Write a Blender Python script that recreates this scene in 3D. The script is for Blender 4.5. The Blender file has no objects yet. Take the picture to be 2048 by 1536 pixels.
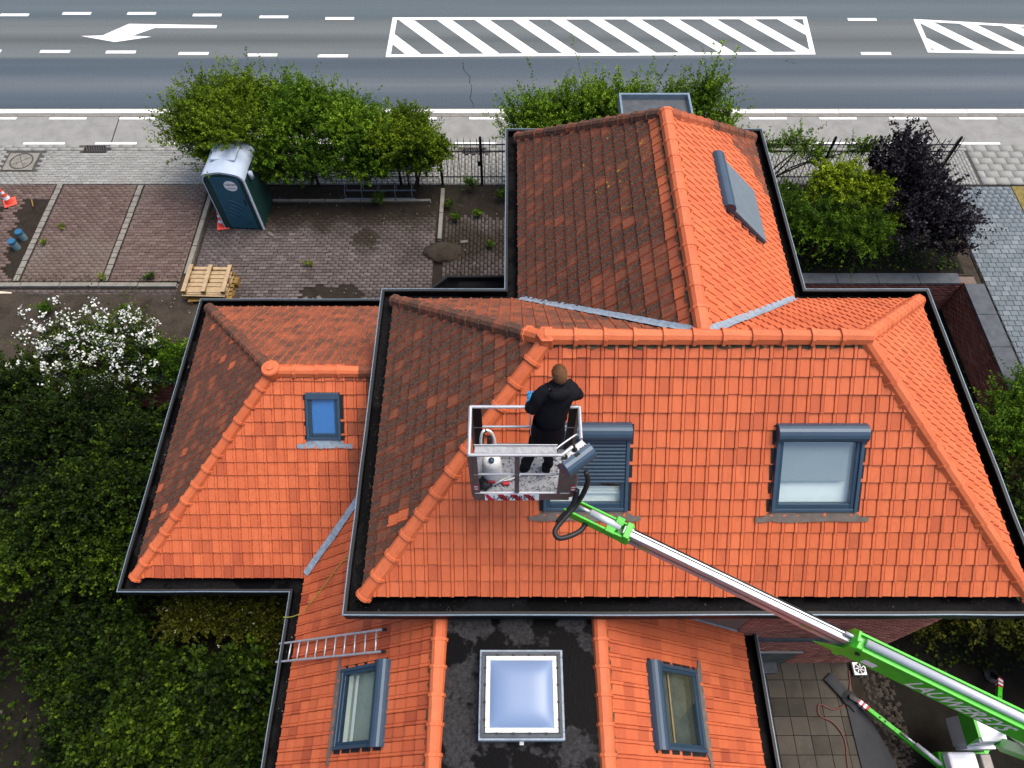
import bpy, bmesh, math, random
import numpy as np
from mathutils import Vector, Matrix, Euler
R = math.radians
random.seed(7); RNG = np.random.default_rng(7)

# ------------------------------------------------------------------ camera, sky, sun, exposure
scene = bpy.context.scene
col = scene.collection
cam = bpy.data.cameras.new('camera'); camo = bpy.data.objects.new('camera', cam); col.objects.link(camo)
camo.location = (0, 0, 14.6); camo.rotation_euler = (R(90 - 58.734), 0, 0)
cam.sensor_width = 36.0; cam.lens = 36.0 * 1424.687 / 2048.0; cam.clip_start = 0.1; cam.clip_end = 2000
scene.camera = camo
SUN_EL, SUN_AZ = 68.0, 72.0            # azimuth measured from +Y (the street side) towards +X
w = bpy.data.worlds.new('World'); scene.world = w; w.use_nodes = True
nt = w.node_tree; bg = nt.nodes['Background']
sky = nt.nodes.new('ShaderNodeTexSky'); sky.sky_type = 'NISHITA'; sky.sun_disc = False
sky.sun_elevation = R(SUN_EL); sky.sun_rotation = R(SUN_AZ); sky.dust_density = 5.0; sky.air_density = 1.0; sky.ozone_density = 1.0
nt.links.new(sky.outputs[0], bg.inputs[0]); bg.inputs[1].default_value = 0.15
sun = bpy.data.lights.new('sun', 'SUN'); sun.energy = 1.3; sun.angle = R(35); sun.color = (1.0, 0.95, 0.88)
suno = bpy.data.objects.new('sun', sun); col.objects.link(suno)
sd = Vector((math.sin(R(SUN_AZ)) * math.cos(R(SUN_EL)), math.cos(R(SUN_AZ)) * math.cos(R(SUN_EL)), math.sin(R(SUN_EL))))
suno.rotation_euler = sd.to_track_quat('Z', 'Y').to_euler(); suno.location = (0, 0, 40)
vs = scene.view_settings; vs.view_transform = 'Standard'; vs.look = 'None'; vs.gamma = 1; vs.use_curve_mapping = False
vs.exposure = 0.8

# ------------------------------------------------------------------ helpers: tags and mesh building
def tag(o, label=None, cat=None, group=None, kind=None):
    if label: o['label'] = label
    if cat: o['category'] = cat
    if group: o['group'] = group
    if kind: o['kind'] = kind
    return o

def thing(name, label, cat, loc=(0, 0, 0), group=None, rz=0):
    o = bpy.data.objects.new(name, None); col.objects.link(o)
    o.location = loc; o.rotation_euler = (0, 0, rz); o.empty_display_size = .1
    return tag(o, label, cat, group)

def adopt(o, parent, world=True):
    """parent o; with world=True the mesh is given in world coordinates"""
    if parent is None: return o
    o.parent = parent
    if world and parent.type == 'EMPTY':
        m = Matrix.Translation(parent.location) @ parent.rotation_euler.to_matrix().to_4x4()
        o.matrix_parent_inverse = m.inverted()
    return o

class MB:
    def __init__(s, T=None): s.v = []; s.f = []; s.m = []; s.at = {}; s.T = T
    def add(s, vs, fs, m=0):
        b = len(s.v)
        s.v += [s.T(*p) if s.T else tuple(p) for p in vs]
        s.f += [tuple(i + b for i in f) for f in fs]; s.m += [m] * len(fs); return s
    def box(s, x0, x1, y0, y1, z0, z1, m=0):
        return s.add([(x0, y0, z0), (x1, y0, z0), (x1, y1, z0), (x0, y1, z0), (x0, y0, z1), (x1, y0, z1), (x1, y1, z1), (x0, y1, z1)],
                     [(0, 3, 2, 1), (4, 5, 6, 7), (0, 1, 5, 4), (1, 2, 6, 5), (2, 3, 7, 6), (3, 0, 4, 7)], m)
    def bar(s, p, q, wd, ht, up=(0, 0, 1), m=0):
        p = Vector(p); q = Vector(q); d = (q - p).normalized(); up = Vector(up)
        if abs(d.dot(up)) > .98: up = Vector((0, 1, 0))
        x = d.cross(up).normalized(); u = x.cross(d).normalized()
        vs = [tuple(c + x * a * wd / 2 + u * b * ht / 2) for c in (p, q) for a, b in ((-1, -1), (1, -1), (1, 1), (-1, 1))]
        return s.add(vs, [(0, 1, 2, 3), (7, 6, 5, 4), (0, 4, 5, 1), (1, 5, 6, 2), (2, 6, 7, 3), (3, 7, 4, 0)], m)
    def tube(s, pts, r, n=8, m=0, caps=True):
        pts = [Vector(p) for p in pts]; k = len(pts); rs = r if isinstance(r, (list, tuple)) else [r] * k
        vs = []; ref = None
        for i, p in enumerate(pts):
            d = (pts[min(i + 1, k - 1)] - pts[max(i - 1, 0)])
            d = d.normalized() if d.length > 1e-9 else Vector((0, 0, 1))
            if ref is None: ref = Vector((0, 0, 1)) if abs(d.z) < .9 else Vector((1, 0, 0))
            x = d.cross(ref).normalized(); y = x.cross(d).normalized(); ref = y
            for j in range(n):
                t = 2 * math.pi * j / n
                vs.append(tuple(p + (x * math.cos(t) + y * math.sin(t)) * rs[i]))
        fs = [(i * n + j, (i + 1) * n + j, (i + 1) * n + (j + 1) % n, i * n + (j + 1) % n) for i in range(k - 1) for j in range(n)]
        if caps: fs += [tuple(range(n)), tuple(range((k - 1) * n, k * n))[::-1]]
        return s.add(vs, fs, m)
    def prism(s, poly, z0, z1, m=0):
        n = len(poly); vs = [(x, y, z0) for x, y in poly] + [(x, y, z1) for x, y in poly]
        return s.add(vs, [tuple(range(n))[::-1], tuple(range(n, 2 * n))] + [(i, (i + 1) % n, n + (i + 1) % n, n + i) for i in range(n)], m)
    def lathe(s, c, prof, n=20, m=0, ang=2 * math.pi):
        k = len(prof); vs = [(c[0] + r * math.cos(ang * j / n), c[1] + r * math.sin(ang * j / n), c[2] + z) for r, z in prof for j in range(n)]
        fs = [(i * n + j, i * n + (j + 1) % n, (i + 1) * n + (j + 1) % n, (i + 1) * n + j) for i in range(k - 1) for j in range(n)]
        return s.add(vs, fs, m)
    def build(s, name, mats, parent=None, smooth=False, world=True, bevel=0, kind=None):
        me = bpy.data.meshes.new(name); me.from_pydata(s.v, [], s.f)
        for m in (mats if isinstance(mats, (list, tuple)) else [mats]): me.materials.append(m)
        if any(s.m): me.polygons.foreach_set('material_index', s.m)
        if smooth: me.polygons.foreach_set('use_smooth', [True] * len(me.polygons))
        for k, a in s.at.items():
            at = me.attributes.new(k, 'FLOAT', 'FACE'); at.data.foreach_set('value', np.asarray(a, dtype=np.float32))
        me.update()
        o = bpy.data.objects.new(name, me); col.objects.link(o); adopt(o, parent, world)
        if bevel:
            b = o.modifiers.new('bevel', 'BEVEL'); b.width = bevel; b.segments = 2; b.limit_method = 'ANGLE'; b.angle_limit = R(40)
        if kind: o['kind'] = kind
        return o

def np_mesh(name, V, F, mats, parent=None, attrs=None, kind=None):
    """V (n,3), F (m,4) quads"""
    me = bpy.data.meshes.new(name); n, m = len(V), len(F)
    me.vertices.add(n); me.vertices.foreach_set('co', np.asarray(V, dtype=np.float32).ravel())
    me.loops.add(m * 4); me.loops.foreach_set('vertex_index', np.asarray(F, dtype=np.int32).ravel())
    me.polygons.add(m); me.polygons.foreach_set('loop_start', np.arange(0, m * 4, 4, dtype=np.int32))
    for mm in (mats if isinstance(mats, (list, tuple)) else [mats]): me.materials.append(mm)
    for k, a in (attrs or {}).items():
        at = me.attributes.new(k, 'FLOAT', 'FACE'); at.data.foreach_set('value', np.asarray(a, dtype=np.float32))
    me.update(calc_edges=True); me.validate()
    o = bpy.data.objects.new(name, me); col.objects.link(o); adopt(o, parent)
    if kind: o['kind'] = kind
    return o

# ------------------------------------------------------------------ materials
class NT:
    def __init__(s, name):
        s.mat = bpy.data.materials.new(name); s.mat.use_nodes = True; s.t = s.mat.node_tree; s.b = s.t.nodes['Principled BSDF']
    def n(s, typ, **kw):
        nd = s.t.nodes.new(typ)
        for k, v in kw.items(): setattr(nd, k, v)
        return nd
    def l(s, a, b): s.t.links.new(a, b)
    def coord(s, scale=(1, 1, 1), rnd=False):
        tc = s.n('ShaderNodeTexCoord'); mp = s.n('ShaderNodeMapping'); mp.inputs['Scale'].default_value = scale
        s.l(tc.outputs['Object'], mp.inputs['Vector'])
        if rnd:
            oi = s.n('ShaderNodeObjectInfo'); ml = s.n('ShaderNodeMath', operation='MULTIPLY'); ml.inputs[1].default_value = 137.0
            s.l(oi.outputs['Random'], ml.inputs[0]); ad = s.n('ShaderNodeVectorMath', operation='ADD')
            s.l(mp.outputs[0], ad.inputs[0]); s.l(ml.outputs[0], ad.inputs[1]); return ad.outputs[0]
        return mp.outputs[0]
    def noise(s, vec, scale, detail=4, rough=.6):
        nz = s.n('ShaderNodeTexNoise'); nz.inputs['Scale'].default_value = scale; nz.inputs['Detail'].default_value = detail
        nz.inputs['Roughness'].default_value = rough; s.l(vec, nz.inputs['Vector']); return nz.outputs['Fac']
    def ramp(s, fac, stops):
        r = s.n('ShaderNodeValToRGB'); e = r.color_ramp.elements
        while len(e) < len(stops): e.new(.5)
        for el, (p, c) in zip(e, stops): el.position = p; el.color = (*c, 1) if len(c) == 3 else c
        s.l(fac, r.inputs[0]); return r.outputs[0]
    def mix(s, fac, a, b, mode='MIX'):
        m = s.n('ShaderNodeMix', data_type='RGBA', blend_type=mode)
        for i, x in ((0, fac), (6, a), (7, b)):
            if hasattr(x, 'is_linked') or hasattr(x, 'links'): s.l(x, m.inputs[i])
            else: m.inputs[i].default_value = x if i == 0 else (*x, 1)
        return m.outputs[2]
    def math(s, op, a, b=0.0, clamp=False):
        m = s.n('ShaderNodeMath', operation=op, use_clamp=clamp)
        for i, x in ((0, a), (1, b)):
            if hasattr(x, 'links'): s.l(x, m.inputs[i])
            else: m.inputs[i].default_value = x
        return m.outputs[0]
    def attr(s, name): a = s.n('ShaderNodeAttribute'); a.attribute_name = name; return a.outputs['Fac']
    def bump(s, h, strength=.3, dist=.01):
        b = s.n('ShaderNodeBump'); b.inputs['Strength'].default_value = strength; b.inputs['Distance'].default_value = dist
        s.l(h, b.inputs['Height']); s.l(b.outputs[0], s.b.inputs['Normal'])
    def fin(s, colr, rough=.7, metal=0, spec=.5):
        if hasattr(colr, 'links'): s.l(colr, s.b.inputs['Base Color'])
        else: s.b.inputs['Base Color'].default_value = (*colr, 1)
        if hasattr(rough, 'links'): s.l(rough, s.b.inputs['Roughness'])
        else: s.b.inputs['Roughness'].default_value = rough
        s.b.inputs['Metallic'].default_value = metal; s.b.inputs['Specular IOR Level'].default_value = spec
        return s.mat

def mat(name, c, rough=.6, metal=0, var=.25, scale=6, bump=0, spec=.4, rnd=False, dark=None):
    """plain surface with an uneven, slightly worn colour"""
    t = NT(name); v = t.coord(rnd=rnd); n1 = t.noise(v, scale); n2 = t.noise(v, scale * 9, 3)
    dk = dark or tuple(x * (1 - var) for x in c); lt = tuple(min(1, x * (1 + var * .5)) for x in c)
    cc = t.ramp(n1, [(.3, dk), (.55, c), (.75, lt)])
    cc = t.mix(.35, cc, t.ramp(n2, [(.35, dk), (.65, lt)]))
    if bump: t.bump(n2, bump, .006)
    return t.fin(cc, rough, metal, min(spec, .08) if rough >= .8 else spec)

def tile_mat(name):
    t = NT(name); v = t.coord(rnd=True); tint = t.attr('tint'); dirt = t.attr('dirt'); lich = t.attr('lichen')
    base = t.ramp(tint, [(0, (.27, .047, .017)), (.16, (.37, .072, .025)), (.5, (.50, .108, .035)), (1, (.60, .145, .051))])
    st = t.noise(t.coord((14, 2.5, 14), rnd=True), 1.0, 4); sp = t.noise(v, 60, 3)
    base = t.mix(t.math('MULTIPLY', t.ramp(st, [(.42, (0, 0, 0)), (.75, (1, 1, 1))]), .42), base, (.31, .072, .032))
    base = t.mix(t.math('MULTIPLY', t.ramp(sp, [(.5, (0, 0, 0)), (.8, (1, 1, 1))]), .22), base, (.62, .22, .11))
    blot = t.noise(v, 3.1, 5, .7); fine = t.noise(v, 33, 5, .75)
    dcol = t.ramp(fine, [(.26, (.010, .007, .0055)), (.44, (.042, .022, .015)), (.57, (.105, .050, .030)), (.78, (.27, .14, .085))])
    # dirt sits in blotches; a dirt of 1 leaves only flecks of clean clay
    f = t.math('ADD', t.math('MULTIPLY', dirt, 1.5), t.math('MULTIPLY', t.math('SUBTRACT', t.math('ADD', t.math('MULTIPLY', blot, .62), t.math('MULTIPLY', fine, .38)), .5), t.math('MULTIPLY', dirt, 3.4)))
    f = t.math('SUBTRACT', f, .10, True)
    c = t.mix(f, base, dcol)
    lm = t.math('MULTIPLY', t.ramp(t.noise(v, 14, 4, .7), [(.60, (0, 0, 0)), (.65, (1, 1, 1))]), lich, True)
    c = t.mix(lm, c, (.40, .24, .02))
    t.bump(t.math('ADD', fine, t.math('MULTIPLY', sp, .4)), .35, .006)
    return t.fin(c, t.ramp(f, [(0, (.62,) * 3), (1, (.9,) * 3)]), 0, .35)

def paver_mat(name, stops, stain=(.05, .042, .036), amount=.5, sscale=.9):
    t = NT(name); v = t.coord(rnd=True); tint = t.attr('tint')
    c = t.ramp(tint, stops)
    fine = t.noise(v, 40, 4, .7); c = t.mix(.4, c, t.mix(fine, tuple(x * .55 for x in stops[0][1]), tuple(min(1, x * 1.35) for x in stops[-1][1])))
    big = t.noise(v, sscale, 5, .65); d = t.attr('dirt')
    f = t.math('MULTIPLY', t.ramp(t.math('ADD', big, d), [(.5, (0, 0, 0)), (.78, (1, 1, 1))]), amount)
    c = t.mix(f, c, stain); t.bump(fine, .3, .004)
    return t.fin(c, .85, 0, .1)

def leaf_mat(name, stops, spec=.12, rough=.6):
    t = NT(name); tint = t.attr('tint'); c = t.ramp(tint, stops)
    tr = t.n('ShaderNodeBsdfTranslucent'); t.l(t.mix(.5, c, tuple(min(1, x * 1.5) for x in stops[-1][1])), tr.inputs['Color'])
    m = t.fin(c, rough, 0, spec); ms = t.n('ShaderNodeMixShader'); ms.inputs[0].default_value = .22
    out = t.t.nodes['Material Output']; t.l(t.b.outputs[0], ms.inputs[1]); t.l(tr.outputs[0], ms.inputs[2]); t.l(ms.outputs[0], out.inputs['Surface'])
    return m

def glass_mat(name, tintc=(.9, .95, 1), boost=.12):
    t = NT(name); out = t.t.nodes['Material Output']; tr = t.n('ShaderNodeBsdfTransparent'); tr.inputs[0].default_value = (*tintc, 1)
    gl = t.n('ShaderNodeBsdfGlossy'); gl.inputs['Roughness'].default_value = .02
    fr = t.n('ShaderNodeLayerWeight'); fr.inputs['Blend'].default_value = .5
    fc = t.math('ADD', t.math('MULTIPLY', t.math('POWER', fr.outputs['Facing'], 4.0), .9), .035 + boost, True)
    ms = t.n('ShaderNodeMixShader'); t.l(fc, ms.inputs[0]); t.l(tr.outputs[0], ms.inputs[1]); t.l(gl.outputs[0], ms.inputs[2])
    t.l(ms.outputs[0], out.inputs['Surface']); return t.mat

def bitumen(name, wet=.5):
    t = NT(name); v = t.coord(); a = t.noise(v, 1.3, 5, .6); b = t.noise(v, 22, 4, .7)
    pm = t.ramp(a, [(.485, (0, 0, 0)), (.52, (1, 1, 1))])
    dry = t.ramp(b, [(.3, (.014, .014, .015)), (.7, (.05, .049, .05))])
    c = t.mix(t.math('MULTIPLY', pm, wet), (.0024, .0024, .003), dry)
    c = t.mix(t.math('MULTIPLY', t.ramp(t.noise(v, 55, 3), [(.7, (0, 0, 0)), (.78, (1, 1, 1))]), .25), c, (.09, .085, .08))
    t.bump(b, .5, .008)
    return t.fin(c, t.ramp(pm, [(0, (.35,) * 3), (1, (.9,) * 3)]), 0, .03)

def asphalt():
    t = NT('asphalt'); tc = t.n('ShaderNodeTexCoord'); sx = t.n('ShaderNodeSeparateXYZ'); t.l(tc.outputs['Object'], sx.inputs[0])
    v = t.coord(); lo = t.noise(t.coord((.05, 1.6, 1)), 1.0, 4); fine = t.noise(v, 70, 4, .8); gr = t.noise(v, 260, 2)
    # lanes laid in different asphalt, wheel tracks polished lighter (the road's own wear, along its length)
    lane = t.ramp(t.math('MULTIPLY', t.math('SUBTRACT', sx.outputs['Y'], 18.0), .1), [
        (.08, (.050, .068, .086)), (.165, (.056, .074, .092)), (.215, (.098, .113, .124)), (.27, (.058, .077, .094)), (.345, (.052, .070, .086)),
        (.362, (.105, .120, .122)), (.42, (.098, .111, .112)), (.45, (.072, .083, .085)), (.50, (.112, .126, .128)), (.56, (.088, .100, .103)),
        (.585, (.066, .088, .098)), (.64, (.080, .103, .114)), (.70, (.070, .092, .103))])
    lane = t.mix(.32, lane, t.mix(1.0, lane, t.ramp(lo, [(.3, (.62, .62, .62)), (.7, (1.35, 1.35, 1.35))]), 'MULTIPLY'))
    c = t.mix(1.0, lane, t.ramp(fine, [(.25, (.62, .62, .62)), (.5, (1, 1, 1)), (.8, (1.5, 1.5, 1.5))]), 'MULTIPLY')
    mid_ = t.noise(v, 16, 5, .8); c = t.mix(1.0, c, t.ramp(mid_, [(.25, (.72, .72, .72)), (.5, (.94, .94, .94)), (.78, (1.22, 1.22, 1.22))]), 'MULTIPLY')
    c = t.mix(.35, c, t.mix(1.0, c, t.ramp(gr, [(.3, (.3, .3, .3)), (.5, (1, 1, 1)), (.75, (2.4, 2.4, 2.4))]), 'MULTIPLY'))
    t.bump(fine, .25, .004); return t.fin(c, .85, 0, .3)

def road_paint(name, c=(.72, .73, .72)):
    t = NT(name); v = t.coord(); n = t.noise(v, 7, 6, .75); n2 = t.noise(v, 60, 3, .7)
    cc = t.mix(t.ramp(n, [(.55, (0, 0, 0)), (.85, (.75,) * 3)]), c, (.36, .37, .36)); cc = t.mix(t.ramp(n2, [(.62, (0, 0, 0)), (.8, (.5,) * 3)]), cc, (.25, .26, .27))
    return t.fin(cc, .7)

M = {}
M['tile'] = tile_mat('clay_tile')
M['underlay'] = mat('roof_underlay', (.03, .017, .012), .9)
M['mortar'] = mat('mossy_mortar', (.075, .068, .04), .95, var=.6, scale=20, bump=.6)
M['bitumen'] = bitumen('black_bitumen', .9); M['gutterlin'] = bitumen('gutter_lining', .22)
M['zinc'] = mat('zinc_edge', (.15, .215, .27), .5, .2, var=.3, scale=9)
M['lead'] = mat('lead_flashing', (.25, .31, .37), .5, .0, var=.45, scale=12, bump=.3)
M['leadbrown'] = mat('weathered_lead', (.16, .13, .11), .7, .1, var=.4, scale=10, bump=.3)
M['fascia'] = mat('dark_fascia', (.008, .008, .009), .5, spec=.15)
M['slate'] = mat('slate_blue_metal', (.036, .066, .102), .38, .15, var=.15, scale=4)
M['slatedk'] = mat('slate_blue_frame', (.02, .046, .078), .4, .1, var=.2, scale=4)
M['shutter'] = mat('grey_blue_shutter', (.13, .17, .20), .5, .1, var=.2, scale=7)
M['whitep'] = mat('white_paint', (.74, .76, .78), .45, var=.06)
M['blind'] = mat('grey_roller_blind', (.27, .31, .35), .8, var=.08, scale=40)
M['bluesheet'] = mat('blue_sheet', (.035, .17, .48), .6, var=.15, scale=30)
M['room'] = mat('dim_room_wall', (.33, .36, .31), .8, var=.2, scale=1.5)
M['roomdk'] = mat('dark_room', (.10, .11, .10), .9, var=.5, scale=3)
M['wood'] = mat('honey_wood', (.42, .27, .11), .6)
M['glass'] = glass_mat('window_glass', (.93, .97, .96), .02)
M['brickjoint'] = mat('brick_mortar', (.16, .12, .10), .95, var=.3, scale=14)
M['brick'] = paver_mat('red_brick', [(0, (.15, .048, .036)), (.5, (.25, .085, .062)), (1, (.40, .19, .15))], (.06, .03, .025), .5, 1.3)
M['asphalt'] = asphalt(); M['paint'] = road_paint('road_paint'); M['kerbpaint'] = road_paint('kerb_paint', (.62, .62, .60))
M['crack'] = mat('crack', (.018, .02, .024), .95)
M['concrete'] = mat('bike_path_concrete', (.225, .225, .212), .9, var=.28, scale=2.5, bump=.25)
M['kerb'] = mat('kerb_stone', (.20, .19, .165), .9, var=.35, scale=6, bump=.3)
M['coping'] = mat('blue_stone_coping', (.085, .094, .104), .85, var=.35, scale=5, bump=.3)
M['sand'] = mat('joint_sand', (.026, .021, .016), .95, var=.5, scale=5, bump=.4)
M['sandlt'] = mat('pale_joint_sand', (.07, .068, .06), .95, var=.4, scale=5)
M['soil'] = mat('garden_soil', (.047, .038, .029), .95, var=.6, scale=2.2, bump=1.0)
M['soildk'] = mat('dark_soil', (.013, .0115, .009), .95, var=.5, scale=3, bump=.8)  # much darker soil tone for the sunken ground and the beds
M['drygrass'] = mat('dry_grass', (.19, .15, .05), .95, var=.5, scale=9, bump=.8)
M['pgrey'] = paver_mat('grey_paver', [(0, (.175, .177, .165)), (.5, (.225, .227, .21)), (1, (.29, .29, .27))], (.16, .15, .13), .5)
M['pred'] = paver_mat('red_brown_paver', [(0, (.066, .042, .036)), (.5, (.100, .066, .056)), (1, (.155, .115, .10))], (.145, .12, .10), .8)
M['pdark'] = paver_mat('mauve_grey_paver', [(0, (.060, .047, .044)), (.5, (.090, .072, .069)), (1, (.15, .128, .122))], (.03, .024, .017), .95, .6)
M['pdrive'] = paver_mat('blue_grey_paver', [(0, (.082, .102, .116)), (.6, (.115, .138, .153)), (1, (.20, .225, .235))], (.06, .07, .078), .5)
M['slab'] = paver_mat('patio_slab', [(0, (.05, .043, .034)), (1, (.09, .08, .064))], (.028, .026, .022), .8, 1.1)
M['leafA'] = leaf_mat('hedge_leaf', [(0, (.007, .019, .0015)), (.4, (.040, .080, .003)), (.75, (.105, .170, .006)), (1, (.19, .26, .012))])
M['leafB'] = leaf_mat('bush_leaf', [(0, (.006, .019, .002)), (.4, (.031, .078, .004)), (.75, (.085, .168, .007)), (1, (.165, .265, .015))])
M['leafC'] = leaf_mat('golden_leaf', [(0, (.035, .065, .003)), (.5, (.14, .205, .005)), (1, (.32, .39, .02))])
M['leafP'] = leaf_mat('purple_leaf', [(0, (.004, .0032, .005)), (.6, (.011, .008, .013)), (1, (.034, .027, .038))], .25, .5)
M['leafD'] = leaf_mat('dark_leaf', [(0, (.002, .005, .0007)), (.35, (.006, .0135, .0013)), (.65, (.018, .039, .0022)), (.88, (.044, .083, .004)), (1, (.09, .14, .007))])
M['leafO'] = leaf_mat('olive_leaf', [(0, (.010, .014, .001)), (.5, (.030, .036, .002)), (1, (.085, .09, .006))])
M['petal'] = leaf_mat('white_petal', [(0, (.62, .64, .58)), (1, (.82, .83, .78))], .2, .7)
M['petalY'] = leaf_mat('cream_petal', [(0, (.40, .38, .12)), (1, (.75, .73, .55))], .2, .7)
M['bark'] = mat('bark', (.06, .045, .032), .95, var=.4, scale=12, bump=.6)
M['iron'] = mat('black_iron', (.012, .012, .014), .5, .2)
M['steel'] = mat('brushed_aluminium', (.44, .45, .47), .38, .55, var=.18, scale=5)
M['steelw'] = mat('pale_steel', (.50, .52, .55), .42, .25, var=.1, scale=4)
M['steeldk'] = mat('dull_steel_sheet', (.165, .15, .145), .5, .45, var=.3, scale=6)
M['green'] = mat('green_lift_paint', (.05, .46, .018), .36, 0, var=.28, scale=7)
M['greendk'] = mat('green_lift_paint_worn', (.04, .36, .016), .45, 0, var=.25, scale=8)
M['blackp'] = mat('black_rubber', (.011, .011, .012), .55)
M['cloth'] = mat('black_jacket_cloth', (.0085, .0085, .011), .8, var=.3, scale=18, bump=.4)
M['trouser'] = mat('black_trouser_cloth', (.007, .007, .008), .85, var=.3, scale=18)
M['skin'] = mat('skin', (.55, .30, .21), .5, var=.1, scale=20)
M['hair'] = mat('brown_hair', (.18, .075, .024), .6, var=.75, scale=70, bump=.8, dark=(.03, .014, .006))
M['glove'] = mat('blue_glove', (.02, .26, .52), .45)
M['plastw'] = mat('white_plastic', (.62, .63, .61), .75, var=.1)
M['plastr'] = mat('red_plastic', (.45, .015, .03), .4)
M['orange'] = mat('cone_orange', (.80, .085, .05), .45)
M['teal'] = mat('teal_plastic', (.014, .085, .135), .4, var=.2, scale=3)
M['tealdk'] = mat('dark_green_plastic', (.008, .04, .035), .5, var=.25, scale=3)
M['toiwhite'] = mat('pale_blue_plastic', (.36, .43, .52), .75, var=.15, scale=5)
M['pallet'] = mat('pallet_wood', (.39, .285, .17), .8, var=.4, scale=9, bump=.3, rnd=True)
M['palletdk'] = mat('mouldy_pallet_wood', (.22, .14, .045), .85, var=.5, scale=9, rnd=True)
M['bluecap'] = mat('blue_cap', (.02, .10, .19), .4); M['pipe'] = mat('grey_pipe', (.13, .22, .24), .5)
M['ply'] = mat('plywood', (.55, .45, .33), .7, var=.15, scale=4)
M['castiron'] = mat('cast_iron', (.07, .062, .058), .6, .3, var=.4, scale=14)
M['stone'] = mat('rubble', (.2, .185, .165), .9, var=.4, scale=8, rnd=True)
M['rubbledk'] = mat('dirty_rubble', (.055, .046, .038), .9, var=.5, scale=8)
M['alu'] = mat('ladder_aluminium', (.60, .61, .64), .4, .6, var=.2, scale=8)
M['black'] = mat('flat_black', (.008, .008, .009), .6)
M['mat'] = mat('black_rubber_mat', (.022, .024, .028), .75, var=.4, scale=5, bump=.3)
M['chequer'] = mat('dusty_floor_plate', (.30, .31, .32), .6, .2, var=.45, scale=16, bump=.4)
M['rope'] = mat('yellow_green_rope', (.28, .30, .04), .7); M['hose'] = mat('red_brown_hose', (.13, .03, .02), .5)

# ------------------------------------------------------------------ ground and paving
b = MB()
b.add([(-400, 12.24, -.03), (400, 12.24, -.03), (400, 400, -.03), (-400, 400, -.03)], [(0, 1, 2, 3)])
b.add([(12.2, -400, -.03), (400, -400, -.03), (400, 12.24, -.03), (12.2, 12.24, -.03)], [(0, 1, 2, 3)])
b.add([(-400, 9.0, -.03), (-.1, 9.0, -.03), (-.1, 12.24, -.03), (-400, 12.24, -.03)], [(0, 1, 2, 3)])
b.add([(-400, -400, -1.22), (12.2, -400, -1.22), (12.2, 12.24, -1.22), (-400, 12.24, -1.22)], [(0, 1, 2, 3)], 1)
ground = tag(b.build('ground', [M['soil'], M['soildk']]), kind='structure')

# uneven earth between court and garden, one relief sheet
def relief(name, x0, x1, y0, y1, z, amp, m, step=.12):
    nx, ny = int((x1 - x0) / step) + 1, int((y1 - y0) / step) + 1
    X, Y = np.meshgrid(np.linspace(x0, x1, nx), np.linspace(y0, y1, ny)); Z = np.zeros_like(X)
    for k in range(9):
        fx, fy = RNG.normal(0, 3.2, 2); Z += np.sin(X * fx + Y * fy + RNG.uniform(0, 6)) / 9
    ex = np.minimum(np.minimum(X - x0, x1 - X), np.minimum(Y - y0, y1 - Y)); Z = z + amp * (Z + .9) * np.clip(ex / .35, 0, 1) + RNG.normal(0, amp * .1, X.shape) * np.clip(ex / .35, 0, 1)
    idx = np.arange(nx * ny).reshape(ny, nx)
    F = np.stack([idx[:-1, :-1], idx[:-1, 1:], idx[1:, 1:], idx[1:, :-1]], -1).reshape(-1, 4)
    o = np_mesh(name, np.stack([X, Y, Z], -1).reshape(-1, 3), F, m); o.data.polygons.foreach_set('use_smooth', [True] * len(F))
    return tag(o, kind='structure')
relief('bare_earth', -20, -6.9, 9.06, 11.72, -.025, .13, M['soil'])
relief('garden_bed', -22, -4.2, -8, 8.85, -1.215, .10, M['soildk'], .2)
relief('shrub_bed', 5.2, 12.0, 12.3, 15.45, -.025, .08, M['soildk'], .15)

road = tag(MB().add([(-90, 18.93, 0), (90, 18.93, 0), (90, 31, 0), (-90, 31, 0)], [(0, 1, 2, 3)]).build('road', M['asphalt']), kind='structure')
far = tag(MB().add([(-90, 31, .02), (90, 31, .02), (90, 34, .02), (-90, 34, .02)], [(0, 1, 2, 3)]).build('far_pavement', M['concrete']), kind='structure')
path = tag(MB().add([(-90, 17.27, 0), (90, 17.27, 0), (90, 18.6, 0), (-90, 18.6, 0)], [(0, 1, 2, 3)]).build('bicycle_path', M['concrete']), kind='structure')

def flat(name, poly, parent, m, z=.004):
    return MB().add([(x, y, z) for x, y in poly], [tuple(range(len(poly)))]).build(name, m, parent)
def rect(name, x0, x1, y0, y1, parent, m, z=.004): return flat(name, [(x0, y0), (x1, y0), (x1, y1), (x0, y1)], parent, m, z)

# 1 m lane dashes
for x, y in [(-17.9, 23.97), (-15.75, 24.06), (-13.48, 24.06), (-11.16, 23.96), (-8.81, 23.85), (-6.5, 23.76), (11.68, 23.7)]:
    rect('lane_dash', x, x + 1.0, y - .075, y + .075, road, M['paint'])
for x, y in [(-18.1, 21.9), (-15.79, 21.88), (-13.58, 21.85), (-11.13, 21.77), (-8.82, 21.69), (-6.46, 21.64), (11.65, 21.77)]:
    rect('lane_dash', x, x + 1.0, y - .075, y + .075, road, M['paint'])
flat('turn_arrow', [(-14.69, 22.74), (-13.44, 22.40), (-12.28, 22.70), (-12.93, 22.76), (-12.30, 23.20), (-10.18, 23.19), (-10.18, 23.36), (-13.25, 23.44), (-13.97, 22.77)], road, M['paint'])

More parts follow.
